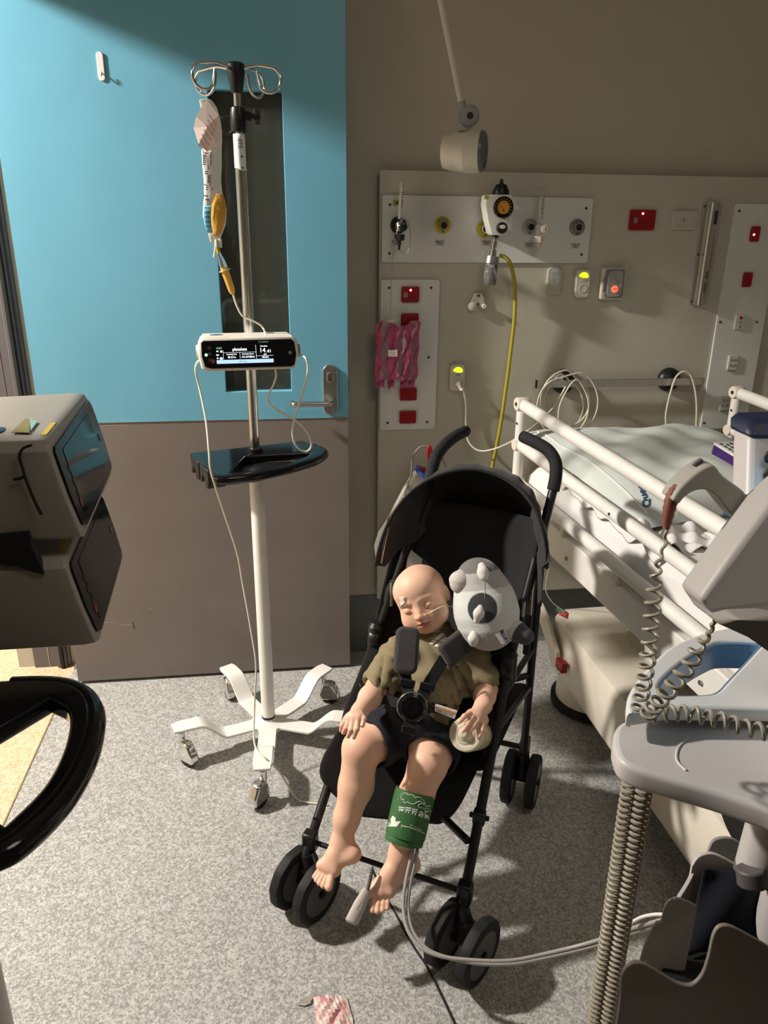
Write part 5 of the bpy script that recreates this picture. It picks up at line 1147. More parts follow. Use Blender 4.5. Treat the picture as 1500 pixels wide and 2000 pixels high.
for sg in (-1, 1):
    E_(sg*.0085, -.0235, .062, (.0058, .0052, .0065), .005); E_(sg*.0042, -.0295, .0655, (.0022, .0016, .003), .002, 'sub')
# lips: cupid's bow upper lip over a fuller lower lip, with the line between
C__((-.0155, -.0425, .0530), (-.0045, -.0380, .0615), .0030, .0048, .003); C__((.0155, -.0425, .0530), (.0045, -.0380, .0615), .0030, .0048, .003)
C__((-.010, -.0475, .0550), (.010, -.0475, .0550), .0042, .0042, .003); C__((-.004, -.0485, .0580), (.004, -.0485, .0580), .0048, .0048, .003)
C__((-.0165, -.0450, .0570), (-.005, -.0432, .0660), .0013, .0014, .0012, 'sub'); C__((.0165, -.0450, .0570), (.005, -.0432, .0660), .0013, .0014, .0012, 'sub'); C__((-.005, -.0432, .0660), (.005, -.0432, .0660), .0014, .0014, .0012, 'sub')
# arms and hands
F_.chain([shL, elL, elL.lerp(wrL, .45), wrL], [.030, .0255, .0245, .0175], .012)
F_.chain([shR, elR, elR.lerp(wrR, .45), wrR], [.030, .027, .0245, .0185], .012)
def finger(pts, r0=.0064, r1=.0050, k=.0026): n = len(pts); F_.chain(pts, [r0+(r1-r0)*i/(n-1) for i in range(n)], k)
pL = D_(692, 1402, 1.655); F_.cone(wrL, pL, .0165, .0165, .01).cone(D_(681, 1404, 1.655), D_(701, 1402, 1.645), .0105, .010, .01)
finger([D_(699, 1405, 1.64), D_(697, 1424, 1.628), D_(691, 1440, 1.632)]); finger([D_(690, 1406, 1.642), D_(686, 1425, 1.632), D_(680, 1438, 1.638)])
finger([D_(682, 1406, 1.648), D_(676, 1422, 1.638), D_(671, 1431, 1.644)]); finger([D_(675, 1404, 1.655), D_(668, 1417, 1.65), D_(666, 1427, 1.656)], .0058, .0044)
finger([D_(704, 1393, 1.655), D_(711, 1404, 1.64), D_(708, 1417, 1.632)], .0062, .0048)
pR = D_(930, 1398, 1.685); F_.cone(wrR, pR, .018, .0175, .01).cone(D_(919, 1397, 1.678), D_(944, 1407, 1.682), .012, .012, .01)
finger([D_(916, 1394, 1.668), D_(907, 1399, 1.655), D_(898, 1409, 1.645)]); finger([D_(923, 1401, 1.666), D_(914, 1414, 1.648), D_(905, 1427, 1.638)])
finger([D_(933, 1407, 1.668), D_(924, 1420, 1.65), D_(915, 1430, 1.642)]); finger([D_(943, 1412, 1.672), D_(941, 1427, 1.655), D_(935, 1439, 1.646)], .0058, .0046)
finger([D_(938, 1393, 1.69), D_(920, 1404, 1.70), D_(905, 1412, 1.69)], .0062, .0048)
# legs: plump thigh, knee, calf, ankle
cfL, cfR = knL.lerp(anL, .42), PZ(809, 1560, .350)
F_.chain([hipL, hipL.lerp(knL, .5), knL], [.052, .049, .041], .015); F_.chain([hipR, hipR.lerp(knR, .5), knR], [.052, .051, .043], .015)
F_.chain([knL, cfL+V((.008, .006, 0)), knL.lerp(anL, .75), anL], [.0405, .039, .029, .0235], .014)
F_.chain([knR, cfR+V((.003, .004, 0)), PZ(794, 1622, .293), anR], [.0405, .038, .030, .0250], .014)
def foot(an, heel, b0, b1, toes, big):
    ball = b0.lerp(b1, .5); F_.cone(an, heel, .022, .019, .012).cone(an, an.lerp(ball, .6), .0230, .0180, .012).cone(heel, ball, .0175, .0140, .012)
    F_.cone(b0, b1, .0125, .0100, .010).cone(an.lerp(ball, .5), b0, .017, .0125, .010).cone(an.lerp(ball, .5), b1, .016, .010, .010)
    for i, (a, b) in enumerate(toes): r = .0086 if i == big else .0066-.0003*i; F_.cone(a, a.lerp(b, .6), r*.9, r*.9, .0025).cone(a.lerp(b, .6), b, r*.9, r, .0025)
foot(anL, PZ(688, 1668, .197), PZ(653, 1700, .172), PZ(628, 1690, .178), [(PZ(648, 1706, .170), PZ(642, 1733, .157)), (PZ(641, 1704, .170), PZ(631, 1730, .157)), (PZ(635, 1702, .171), PZ(624, 1725, .159)), (PZ(630, 1699, .172), PZ(618, 1719, .161)), (PZ(626, 1695, .173), PZ(614, 1712, .164))], 0)
foot(anR, PZ(803, 1688, .208), PZ(727, 1740, .183), PZ(762, 1742, .183), [(PZ(720, 1742, .180), PZ(706, 1766, .165)), (PZ(732, 1745, .180), PZ(727, 1778, .162)), (PZ(741, 1746, .180), PZ(737, 1780, .162)), (PZ(750, 1746, .180), PZ(747, 1778, .163)), (PZ(758, 1744, .181), PZ(756, 1774, .165))], 0)
def skincol(P):
    C_ = np.tile(np.array([.79, .485, .345]), (len(P), 1))
    for p, r, col, a in ((HL(-.03, -.034, .05), .026, (.72, .36, .27), .6), (HL(.03, -.034, .05), .026, (.72, .36, .27), .6), (HL(0, -.022, .075), .014, (.70, .33, .24), .6), (HL(0, .045, .03), .06, (.72, .47, .34), .4)): blendc(C_, P, p, r, col, a, .9)
    for t in np.linspace(-1, 1, 13): blendc(C_, P, HL(t*.0145, -.0395-.002*t*t, .0635-.009*t*t), .0048, (.55, .20, .165), .8, .5); blendc(C_, P, HL(t*.0115, -.0485, .0615-.006*t*t), .0052, (.58, .22, .18), .8, .5)
    for t in np.linspace(-1, 1, 17): blendc(C_, P, HL(t*.0155, -.0434-.0014*t*t, .0635-.008*t*t), .0024, (.22, .06, .05), .8, .8)
    for sg in (-1, 1):
        blendc(C_, P, HL(sg*.0245, -.004, .0545), .013, (.62, .34, .25), .5, .9)
        for t in np.linspace(-1, 1, 19): blendc(C_, P, HL(sg*(.0245+t*.0125), -.0100-.0028*(1-t*t), .0575-.0035*t*t), .0022, (.22, .11, .08), .9, .7)
        blendc(C_, P, HL(sg*.0045, -.0295, .066), .003, (.25, .08, .06), .8)
        for t in np.linspace(-1, 1, 11): blendc(C_, P, HL(sg*(.024+t*.012), .0155+.002*(1-t*t), .053-.003*t), .0032, (.58, .36, .25), .45)
    for fp in ((678, 1438), (690, 1442), (670, 1430)): blendc(C_, P, D_(*fp, 1.64), .016, (.72, .34, .26), .5, .9)
    for fp in ((720, 1770), (738, 1772), (755, 1768)): blendc(C_, P, PZ(*fp, .163), .016, (.68, .32, .25), .5, .9)
    for fp in ((640, 1730), (625, 1722)): blendc(C_, P, PZ(*fp, .16), .016, (.70, .36, .27), .5, .9)
    for sg in (-1, 1): blendc(C_, P, HL(sg*.034, -.001, .052), .010, (.60, .36, .27), .35, .9)
    blendc(C_, P, PZ(703, 1460, .46), .045, (.72, .40, .29), .5, .9); blendc(C_, P, PZ(840, 1495, .45), .045, (.72, .39, .29), .5, .9)
    return C_
body = F_.build('body', SKIN, person, skincol); del F_
# T-shirt
OLV = mat('olive_cotton', (.235, .19, .105), .9, var=.06, scale=40, bump=.3, bscale=500, sheen=.2)
G_ = Field([min(shL.x, pelv.x)-.16, pelv.y-.14, pelv.z-.08], [shR.x+.14, shR.y+.16, shR.z+.12], .0026)
G_.chain([D_(850, 1252, 1.85), D_(848, 1270, 1.845), chest, belly, D_(826, 1388, 1.78)], [.050, .058, .068, .070, .068], .03); G_.cone(shL, shR, .044, .042, .03)
slL, slR = shL.lerp(elL, .95), shR.lerp(elR, .80)
G_.cone(shL, slL, .042, .043, .02).cone(shR, slR, .044, .045, .02)
dl, dr = (slL-shL).normalized(), (slR-shR).normalized()
G_.ell(slL+dl*.045, (.049, .049, .030), (dl.orthogonal().normalized(), dl.cross(dl.orthogonal()).normalized(), dl), .002, 'sub').ell(slR+dr*.045, (.052, .052, .032), (dr.orthogonal().normalized(), dr.cross(dr.orthogonal()).normalized(), dr), .002, 'sub')
G_.cone(slL-dl*.02, slL+dl*.06, .036, .040, .003, 'sub').cone(slR-dr*.02, slR+dr*.06, .036, .040, .003, 'sub')
G_.ell(HL(.0, -.03, .0), (.060, .050, .066), AX, .004, 'sub')
nkc = D_(846, 1248, 1.80); nd = (HL(0, 0, 0)-chest).normalized()
tor = (pelv-chest).normalized()
def ridge(a): return 1-2*np.abs(np.sin(a))**.7
def folds(x, y, z):
    u = x*.9+y*.5+z*1.0; v = x*1.1-z*.8+y*.2
    return folds0(u, v)+.0022*ridge(z*62+8*np.sin(x*16)+x*9)*(.5+.5*np.sin(x*37+z*12))
def folds0(u, v):
    return .0026*np.sin(u*150+6*np.sin(v*28))*(.5+.5*np.sin(v*34+u*11))+.0030*np.sin(v*85+5*np.sin(u*30))*(.5+.5*np.sin(u*40))
G_.warp(folds)
G_.build('t_shirt', OLV, person)
cb = MB(); cpts = []
for k in range(25):
    an = 2*pi*k/24; q = nkc+hx*(cos(an)*.040)+(-CF*.3+CU).normalized()*0+(nd.cross(hx)).normalized()*(sin(an)*.036)-nd*.004; cpts.append(q)
cb.tube(cpts, .0045, 8, flat=.8); 
# shorts
NV = mat('navy_jersey', (.012, .014, .022), .9, bump=.3, bscale=400)
G_ = Field([hipL.x-.20, knR.y-.12, .30], [hipR.x+.14, pelv.y+.12, pelv.z+.10], .0028)
eL, eR = hipL.lerp(knL, .56), hipR.lerp(knR, .56); dL_, dR_ = (knL-hipL).normalized(), (knR-hipR).normalized()
G_.cone(D_(826, 1385, 1.78), pelv, .062, .062, .02).cone(pelv, hipL, .062, .060, .02).cone(pelv, hipR, .062, .060, .02)
G_.cone(hipL, eL, .062, .064, .012).cone(hipR, eR, .062, .065, .012)
for e, d in ((eL, dL_), (eR, dR_)):
    o = d.orthogonal().normalized(); G_.ell(e+d*.052, (.075, .075, .040), (o, d.cross(o).normalized(), d), .002, 'sub'); G_.cone(e-d*.01, e+d*.08, .053, .055, .003, 'sub')
G_.warp(lambda x, y, z: .0012*np.sin((x+z)*130+4*np.sin(y*40))*(.5+.5*np.sin(y*50+x*20)))
G_.build('shorts', NV, person)
bodybv = bvh_of(body)
# tape and feeding tube on the face
def decal(name, poly, bv, m_, parent, lift=.0012, n=10, thick=.0006):
    # fill a pixel polygon (4 corners) projected on a surface
    a, b, c, d = [V((*q, 0)) for q in poly]; rows = []
    for i in range(n+1):
        l = a.lerp(d, i/n); r = b.lerp(c, i/n); row = []
        for j in range(n+1):
            p = l.lerp(r, j/n); h_ = hit(bv, p.x, p.y, lift); row.append(h_)
        rows.append(row)
    fl = [h for r in rows for h in r if h is not None]
    if not fl: return None
    rows = [[h if h is not None else fl[0] for h in r] for r in rows]
    return MB().grid(rows).build(name, m_, parent, solid=thick)
nt_ = thing('feeding_tube', 'thin cream nasal feeding tube taped across the sleeping toddler cheek', 'feeding tube', hit(bodybv, 829, 1201) or Hc)
P = []
for x, y in ((829, 1201), (836, 1199), (845, 1194), (856, 1188), (866, 1184), (876, 1184)): P.append(hit(bodybv, x, y, .0030) or D_(x, y, 1.77))
P.append(D_(888, 1187, 1.77)); P.append(D_(893, 1196, 1.80))
MB().tube(spl(P, 6), .0014, 8).build('tube', mat('feeding_tube', (.78, .68, .42), .3), nt_)
TP = mat('clear_tape', (.78, .56, .42), .25, alpha=.5)
decal('cheek_tape', [(842, 1192), (868, 1177), (872, 1192), (852, 1204)], bodybv, TP, nt_, .0014)
fd = thing('forehead_dressing', 'small cream dressing stuck on the toddler brow', 'dressing', hit(bodybv, 786, 1175) or Hc)
decal('dressing', [(780, 1167), (789, 1166), (791, 1178), (784, 1184)], bodybv, M['tape'], fd, .0018, thick=.0015)
decal('clear_tape', [(776, 1166), (793, 1166), (794, 1186), (781, 1188)], bodybv, TP, fd, .0012, thick=.0004)

# ================================================================== STROLLER
SS, ST = V((.883, -.469, 0)), V((.469, .883, 0))
stroller = thing('stroller', 'black umbrella stroller with hood, seen from the front, standing between drip stand and bed', 'stroller', (.30, 1.50, 0))
TUBE = mat('black_aluminium', (.012, .012, .013), .42, .2); FAB = mat('black_canvas', (.010, .010, .011), .9, bump=.25, bscale=600, sheen=.1)
GFAB = mat('charcoal_canvas', (.030, .027, .026), .92, bump=.3, bscale=600, sheen=.15)
Lf, Rf = PZ(606, 1642, .165), PZ(908, 1742, .165); Lj, Rj = PZ(735, 1245, .55), PZ(992, 1303, .565)
Lg, Rg = PZ(838, 945, .93), PZ(1082, 950, .95)
for a, j, g_ in ((Lf, Lj, Lg), (Rf, Rj, Rg)):
    lo_ = a+(a-j).normalized()*.045; MB().tube([lo_, j], .0115, 16, flat=.85).build('front_tube', TUBE, stroller)
    MB().tube([j, g_], .0110, 16).build('push_tube', TUBE, stroller)
    MB().tube([j-V((0, 0, .035)), j-V((0, 0, .03)), j+V((0, 0, .035)), j+V((0, 0, .045))], [.014, .021, .021, .013], 18).build('frame_joint', 'black', stroller)
    MB().lathe([(.027, -.014), (.030, -.010), (.030, .010), (.027, .014)], j+V((0, 0, -.002)), SS, 26).build('pivot_disc', 'black', stroller)
    c_ = j.lerp(g_, .30); MB().tube([c_-(g_-j).normalized()*.03, c_, c_+(g_-j).normalized()*.03], [.013, .019, .014], 16).build('hood_clamp', 'black', stroller)
    MB().tube([c_+V((-.004, -.014, -.03)), c_+V((-.002, -.016, .035))], [.006, .004], 8).build('hood_strut', 'steel', stroller)
LG = [Lg-(Lg-Lj).normalized()*.01, Lg, PZ(843, 920, .955), PZ(852, 893, .980), PZ(868, 870, 1.0), PZ(890, 852, 1.015), PZ(910, 842, 1.02)]
RG = [Rg-(Rg-Rj).normalized()*.01, Rg, PZ(1086, 925, .975), PZ(1084, 900, 1.0), PZ(1070, 879, 1.02), PZ(1048, 865, 1.03), PZ(1022, 853, 1.035)]
for G__ in (LG, RG):
    p = spl(G__, 6); rr = [.0145]+[.0155]*(len(p)-2)+[.0145]; MB().tube(p, rr, 20).build('grip', 'foam', stroller)
    d = (p[-1]-p[-2]).normalized(); MB().lathe([(.0148, -.003), (.0148, .002), (.011, .005), (.004, .005), (.003, .003), (.001, .003)], p[-1], d, 22).build('grip_cap', 'blackg', stroller)
# wheels
def wheel_pair(c, parent, r=.076, sep=.034, fork_top=None, front=True, turn=0):
    q_ = Matrix.Rotation(rad(turn), 3, 'Z'); SS = q_ @ globals()['SS']; ST = q_ @ globals()['ST']
    for sg in (-1, 1):
        wc = c+SS*sg*sep; w_ = MB(); n = 44; prof = [(-.013, .052), (-.0145, .060), (-.0145, .068), (-.011, .0745), (0, .0765), (.011, .0745), (.0145, .068), (.0145, .060), (.013, .052)]
        rings = []
        for k in range(n):
            a = 2*pi*k/n; e = ST*cos(a)+V((0, 0, 1))*sin(a); bump_ = 1 if k % 4 < 2 else .975
            rings.append([wc+SS*o+e*(rr*(bump_ if rr > .073 else 1)) for o, rr in prof])
        rings.append(rings[0]); w_.grid(rings); t = w_.build('tire', 'rubber', parent)
        MB().lathe([(.001, -.008), (.018, -.010), (.022, -.006), (.050, -.006), (.0535, -.012), (.0535, .012), (.050, .006), (.022, .006), (.018, .010), (.001, .008)], wc, SS, 36).build('rim', 'rubber', t)
        MB().lathe([(.0495, -.0125), (.0525, -.0135), (.0525, .0135), (.0495, .0125)], wc, SS, 40).build('rim_ring', mat('rim_grey', (.10, .10, .10), .35), t)
    hb = MB(); hb.cyl(c-SS*(sep+.02), c+SS*(sep+.02), .009)
    if fork_top is not None:
        hb.tube([c, c+(fork_top-c)*.45+ST*.010, fork_top], [.020, .022, .015], 16)
    hb.build('fork', 'black', parent)
    if front:
        e = fork_top-c; MB().tube([c+e*.42+ST*.01, c+e*.50+ST*.01], .026, 20).build('swivel_collar', 'black', parent)
FLw = PZ(597, 1727, .0775); FRw = PZ(903, 1840, .0775); RRw = PZ(1018, 1520, .0775); RLw = RRw-SS*.42
wheel_pair(FLw, stroller, fork_top=Lf+(Lf-Lj).normalized()*.03, sep=.036, turn=-16); wheel_pair(FRw, stroller, fork_top=Rf+(Rf-Rj).normalized()*.03, sep=.040, turn=-18)
Rt, Lt = Rj.lerp(Rg, .78), Lj.lerp(Lg, .78)
wheel_pair(RRw, stroller, fork_top=RRw+(Rt-RRw)*.12, front=False, sep=.033); wheel_pair(RLw, stroller, fork_top=RLw+(Lt-RLw)*.12, front=False, sep=.033)
for w_, t in ((RRw, Rt), (RLw, Lt)): MB().tube([w_+(t-w_)*.08, t], .0105, 14).build('rear_tube', TUBE, stroller)
for h_ in (.165,):
    m_ = Lf.lerp(Rf, .5); MB().tube([Lf, m_-V((0, 0, .004))], .0062, 12).build('front_crossbar', TUBE, stroller); MB().tube([m_, Rf], .0068, 12).build('front_crossbar', TUBE, stroller)
for a, j in ((Lf, Lj), (Rf, Rj)):
    MB().box(a, (.034, .030, .05), SS, ST).build('crossbar_bracket', 'black', stroller, bevel=.006)
    k_ = a.lerp(j, .32); MB().tube([k_-SS*.022, k_+SS*.022], .006, 12).build('frame_bolt', 'black', stroller)
    MB().box(k_, (.028, .026, .034), SS, ST).build('strut_bracket', 'black', stroller, bevel=.005)
for a, b in ((PZ(868, 1598, .24), PZ(913, 1642, .255)), (PZ(640, 1535, .28), PZ(618, 1600, .25))): MB().tube([a, b], .009, 10).build('footrest_strut', TUBE, stroller)
RRm, RLm = RRw+(Rt-RRw)*.45, RLw+(Lt-RLw)*.45; Lm, Rm = Lf.lerp(Lj, .55), Rf.lerp(Rj, .55)
MB().tube([Lm, RRm], .0085, 12).build('x_brace', TUBE, stroller); MB().tube([Rm, RLm], .0085, 12).build('x_brace', TUBE, stroller)
for f1, f2 in ((.86, .56), (.70, .40)):
    for a, j, w_, t in ((Rf, Rj, RRw, Rt), (Lf, Lj, RLw, Lt)): MB().tube([a.lerp(j, f1), w_+(t-w_)*f2], .008, 10).build('side_brace', TUBE, stroller)
MB().tube([RRw+(Rt-RRw)*.14, RLw+(Lt-RLw)*.14], .008, 12).build('rear_axle_bar', TUBE, stroller)
MB().box(PZ(1024, 1462, .17), (.026, .05, .06), SS, ST).build('brake_pedal', mat('dark_red_plastic', (.13, .008, .008), .4), stroller, bevel=.004)
# fabric seat: calf rest, seat, backrest with raised sides
rows = []
def rowpts(L, R, sag, n=13, lift=0):
    nrm = V((0, 0, 1)); return [L.lerp(R, k/(n-1))+V((0, 0, -sag*sin(pi*k/(n-1))))+ST*(sag*.6*sin(pi*k/(n-1)))*lift for k in range(n)]
seatC = V((.275, 1.515, 0))
def stp(s_, t, z): return V((.175, 1.30, 0))+SS*s_+ST*t+V((0, 0, z))
rr_ = [(PZ(702, 1597, .215), PZ(862, 1612, .205), .0), (PZ(640, 1545, .270), PZ(893, 1588, .235), .01), (PZ(614, 1508, .315), PZ(915, 1545, .285), .02), (PZ(640, 1455, .375), PZ(945, 1480, .355), .035), (PZ(668, 1412, .425), PZ(962, 1425, .40), .055)]
rr_ += [(stp(-.175, .20, .44), stp(.19, .18, .43), .075), (stp(-.175, .30, .48), stp(.19, .27, .47), .09), (stp(-.17, .36, .53), stp(.195, .33, .52), .05)]
for L, R, sg in rr_: rows.append(rowpts(L, R, sg))
for L, R, dep in ((stp(-.165, .40, .60), stp(.20, .37, .59), .075), (stp(-.155, .44, .70), stp(.21, .42, .70), .085), (stp(-.14, .48, .80), stp(.22, .46, .80), .075), (stp(-.13, .52, .88), stp(.22, .50, .88), .05)):
    rows.append([L.lerp(R, k/12)+ST*dep*sin(pi*k/12)**.6 for k in range(13)])
sg_ = MB(); sg_.grid(rows); sg_.build('seat_fabric', FAB, stroller, solid=.010, sub=2)
# under-seat basket
bk_ = MB(); r_ = []
for u in np.linspace(0, 1, 7):
    L = Lm.lerp(RLm, u)-V((0, 0, .02)); R = Rm.lerp(RRm, u)-V((0, 0, .02)); r_.append([L.lerp(R, k/10)-V((0, 0, .09*sin(pi*k/10)**.5*sin(pi*min(max(u, .08), .92)))) for k in range(11)])
bk_.grid(r_); bk_.build('storage_basket', FAB, stroller, solid=.004, sub=1)
# hood
rim_px = [(733, 1105, .765), (744, 1060, .83), (762, 1015, .885), (790, 975, .925), (825, 945, .955), (870, 924, .98), (920, 917, .992), (970, 928, .985), (1012, 953, .967), (1042, 990, .94), (1060, 1035, .90), (1068, 1075, .85), (1068, 1110, .80)]
rim = spl([PZ(*q) for q in rim_px], 4); n = len(rim); rows = []
for f, dt, dz, sc_ in ((0, 0, 0, 1), (.2, .04, .006, 1.0), (.4, .08, -.005, .99), (.6, .11, -.035, .97), (.8, .125, -.085, .95), (1, .125, -.15, .93)):
    c0 = (rim[0]+rim[-1])/2; r = []
    for i, p in enumerate(rim):
        u = i/(n-1); e = sin(pi*u)**.7; gather = .0045*sin(u*95)*(1 if 0 < f < .5 else .25)*e+.012*sin(u*23+1.0+f*1.5)*f*e+.005*sin(u*47+f*4)*f*e
        q = c0+(p-c0)*sc_+ST*dt*e+V((0, 0, dz*e)); r.append(q+(c0-q).normalized()*gather)
    rows.append(r)
hd = MB(); hd.grid(rows); hd.build('hood', GFAB, stroller, solid=.003, sub=1)
re_ = MB(); re_.tube(rim, .0042, 10); re_.build('hood_rim', FAB, stroller)
bp_ = MB(); r2 = []
for f in np.linspace(0, 1, 5):
    r = []
    for i in range(n):
        u = i/(n-1); a = rows[-2][i]+ST*.006; b = stp(-.14+.36*u, .50+.05*sin(pi*u), .80); r.append(a.lerp(b, f)+ST*.02*sin(pi*f)*sin(pi*u))
    r2.append(r)
bp_.grid(r2); bp_.build('hood_back', FAB, stroller, solid=.003, sub=1)
for pts in ([PZ(1064, 1030, .90), PZ(1073, 1100, .83), PZ(1058, 1112, .80), PZ(1056, 1190, .70), PZ(1046, 1180, .70), PZ(1045, 1090, .80)],): MB().prism([p+ST*.01 for p in pts], ST*.006).build('side_flap', GFAB, stroller, bevel=.003)
MB().prism([PZ(738, 1040, .84), PZ(757, 1012, .88), PZ(748, 1060, .83), PZ(742, 1100, .77), PZ(733, 1095, .77), PZ(732, 1065, .81)], ST*.012).build('side_flap', mat('grey_canvas', (.16, .155, .14), .9), stroller, bevel=.002)
for x0, y0, z0, x1, y1, z1 in ((758, 1030, .86, 744, 1100, .77), (1040, 1152, .76, 1036, 1210, .69)): MB().tube([PZ(x0, y0, z0), PZ(x1, y1, z1)], .0022, 8).build('zip_edge', 'steel', stroller)
MB().box(PZ(1030, 1240, .66), (.014, .006, .10), SS, ST).build('recline_strap', FAB, stroller)
# care label high inside the hood
cl_ = MB(); cp = [PZ(803, 1074, .80), PZ(825, 1092, .78), PZ(823, 1106, .77), PZ(793, 1113, .77), PZ(796, 1090, .79)]
cl_.prism(cp, -ST*.0008); cl_.build('care_label', mat('pale_grey_label', (.42, .44, .43), .7), stroller, smooth=False)
il = MB()
for k in range(4): il.box(PZ(803+k*4, 1100-k*2, .776)-ST*.002, (.0012, .0004, .020), SS*.8+V((0, 0, -.6)), ST)
il.build('label_print', mat('teal_ink', (.03, .12, .16), .6), stroller, smooth=False)
# harness
def pad(name, a, b, w_, th, m_, nrm=None, round_=.012, lift=0):
    u = (b-a); L = u.length; u.normalize(); nn = (nrm or -CF); nn = (nn-u*nn.dot(u)).normalized(); X = u.cross(nn).normalized()
    return MB().plate([rrect(w_, L, min(round_, w_*.45, L*.45))], (a+b)/2+nn*lift, X, u, th, th*.42 if m_ is PADM else min(.0035, th*.3)).build(name, m_, stroller) if X.cross(u).dot(nn) > 0 else MB().plate([rrect(w_, L, min(round_, w_*.45, L*.45))], (a+b)/2+nn*lift, -X, u, th, th*.42 if m_ is PADM else min(.0035, th*.3)).build(name, m_, stroller)
PADM = mat('charcoal_pad', (.048, .042, .042), .95, bump=.4, bscale=500, sheen=.2)
pad('shoulder_pad', D_(797, 1226, 1.735), D_(790, 1318, 1.700), .054, .020, PADM, round_=.018)
pad('shoulder_pad', D_(928, 1232, 1.765), D_(862, 1286, 1.705), .058, .020, PADM, round_=.014)
bkc = D_(805, 1380, 1.672)
for a, b, w_ in ((D_(790, 1312, 1.705), D_(800, 1365, 1.68), .026), (D_(868, 1285, 1.715), D_(820, 1365, 1.682), .026), (D_(806, 1395, 1.675), D_(797, 1430, 1.66), .028), (D_(785, 1375, 1.69), D_(735, 1362, 1.735), .022), (D_(828, 1380, 1.69), D_(870, 1385, 1.72), .022)):
    pad('harness_strap', a, b, w_, .0025, FAB, round_=.001)
for q in ((795, 1333, 1.692, .034), (834, 1340, 1.69, .034), (798, 1424, 1.656, .032)): pad('strap_adjuster', D_(q[0]+2, q[1]-7, q[2]), D_(q[0]-1, q[1]+8, q[2]), q[3], .007, 'black', round_=.003)
MB().lathe([(.030, 0), (.032, .003), (.031, .009), (.026, .012), (.024, .0135), (.0205, .0135), (.0195, .012), (.019, .0145), (.010, .0150), (.0095, .0142), (.001, .0142)], bkc, -CF, 36).build('buckle', 'blackg', stroller)
MB().lathe([(.0325, .001), (.0335, .004), (.032, .006)], bkc, -CF, 36).build('buckle_ring', mat('buckle_grey', (.20, .20, .20), .25, .6), stroller)
pad('buckle_wing', D_(775, 1378, 1.685), D_(792, 1380, 1.68), .024, .009, 'black', round_=.004); pad('buckle_wing', D_(820, 1380, 1.68), D_(843, 1383, 1.685), .024, .009, 'black', round_=.004)
# warning tag
wt = [D_(850, 1374, 1.688), D_(893, 1388, 1.690), D_(888, 1404, 1.682), D_(849, 1389, 1.680)]
wtg = MB(); wtg.prism(wt, CF*.0008); wtg.build('warning_tag', 'label', stroller, smooth=False)
u = (wt[1]-wt[0]).normalized(); v_ = (wt[0]-wt[3]).normalized(); v_ = (v_-u*v_.dot(u)).normalized(); o = sum(wt, V())/4-CF*.0012
MB().text('WARNING', o+v_*.002, u, v_, .0095, bold=.0002).build('warning_word', mat('orange_ink', (.55, .22, .05), .6), stroller, smooth=False)
MB().text('NEVER LEAVE CHILD', o-v_*.0042, u, v_, .0042).build('warning_small_print', 'ink', stroller, smooth=False)
# printed patch on the shirt
shirtbv = bvh_of([o for o in person.children if o.name.startswith('t_shirt')][0])
pr_ = [(847, 1248, 862, 1236), (857, 1252, 872, 1240), (867, 1256, 882, 1244), (838, 1257, 846, 1249), (848, 1262, 856, 1254), (858, 1266, 866, 1258)]
for i, (x0, y0, x1, y1) in enumerate(pr_):
    dx, dy = 9, 3.6
    o = decal('shirt_print', [(x0, y0), (x1, y1), (x1+dx-1.5, y1+dy-.5), (x0+dx-1.5, y0+dy-.5)], shirtbv, mat('print_white', (.72, .70, .64), .8), person, .0016, 3, .0003)

# ================================================================== PLUSH TOY
PLW = colmat('plush_fabric', .95, bump=.25, bscale=350, sheen=.3)
pD = 1.735
pt_ = thing('plush_toy', 'pale grey plush toy with charcoal patch lying beside the toddler head', 'plush toy', D_(950, 1250, pD))
F_ = Field([min(D_(x, y, pD).x for x, y in ((870, 1080), (1050, 1280)))-.06, D_(950, 1180, pD).y-.14, D_(950, 1270, pD).z-.06], [D_(1050, 1180, pD).x+.06, D_(950, 1180, pD).y+.14, D_(950, 1070, pD).z+.08], .0026)
F_.chain([D_(934, 1132, pD+.01), D_(944, 1165, pD+.01), D_(951, 1200, pD+.005), D_(953, 1215, pD+.005)], [.050, .060, .066, .062], .03)
pc_ = D_(941, 1188, pD-.07)
def plcol(P):
    C_ = np.tile(np.array([.60, .62, .60]), (len(P), 1))
    X2 = np.array([PROJ(p)[:2] for p in P]) if len(P) < 200000 else None
    t = ((P-np.array(D_(932, 1092, pD)))@np.array((D_(952, 1240, pD)-D_(932, 1092, pD)).normalized())); C_[t < .065] = (.42, .41, .39); C_[t < .028] = (.16, .155, .15); C_[t > .158] = (.45, .43, .40)
    blendc(C_, P, pc_, .036, (.035, .037, .042), 1, .04); return C_
pb = F_.build('body', PLW, pt_, plcol)
def limb(name, chain, rs, m_, col):
    a = np.array(chain); F_ = Field(a.min(0)-max(rs)-.02, a.max(0)+max(rs)+.02, .002); F_.chain([V(q) for q in chain], rs, .008); return F_.build(name, m_, pt_, col)
W1 = lambda P: np.tile(np.array([.66, .64, .60]), (len(P), 1))
limb('tail', [D_(938, 1186, pD-.075), D_(935, 1198, pD-.083), D_(931, 1212, pD-.078)], [.006, .0105, .007], PLW, W1)
limb('nose', [D_(941, 1106, pD-.035), D_(943, 1118, pD-.055), D_(945, 1126, pD-.06)], [.009, .0115, .010], PLW, W1)
limb('foot', [D_(925, 1238, pD-.05), D_(924, 1248, pD-.055), D_(924, 1256, pD-.052)], [.007, .0105, .0085], PLW, W1)
limb('arm', [D_(905, 1128, pD-.0), D_(899, 1136, pD-.01), D_(898, 1142, pD-.01)], [.020, .024, .019], PLW, lambda P: np.tile(np.array([.55, .50, .47]), (len(P), 1)))
lga = [D_(985, 1218, pD-.01), D_(1006, 1232, pD-.03), D_(1025, 1242, pD-.04)]
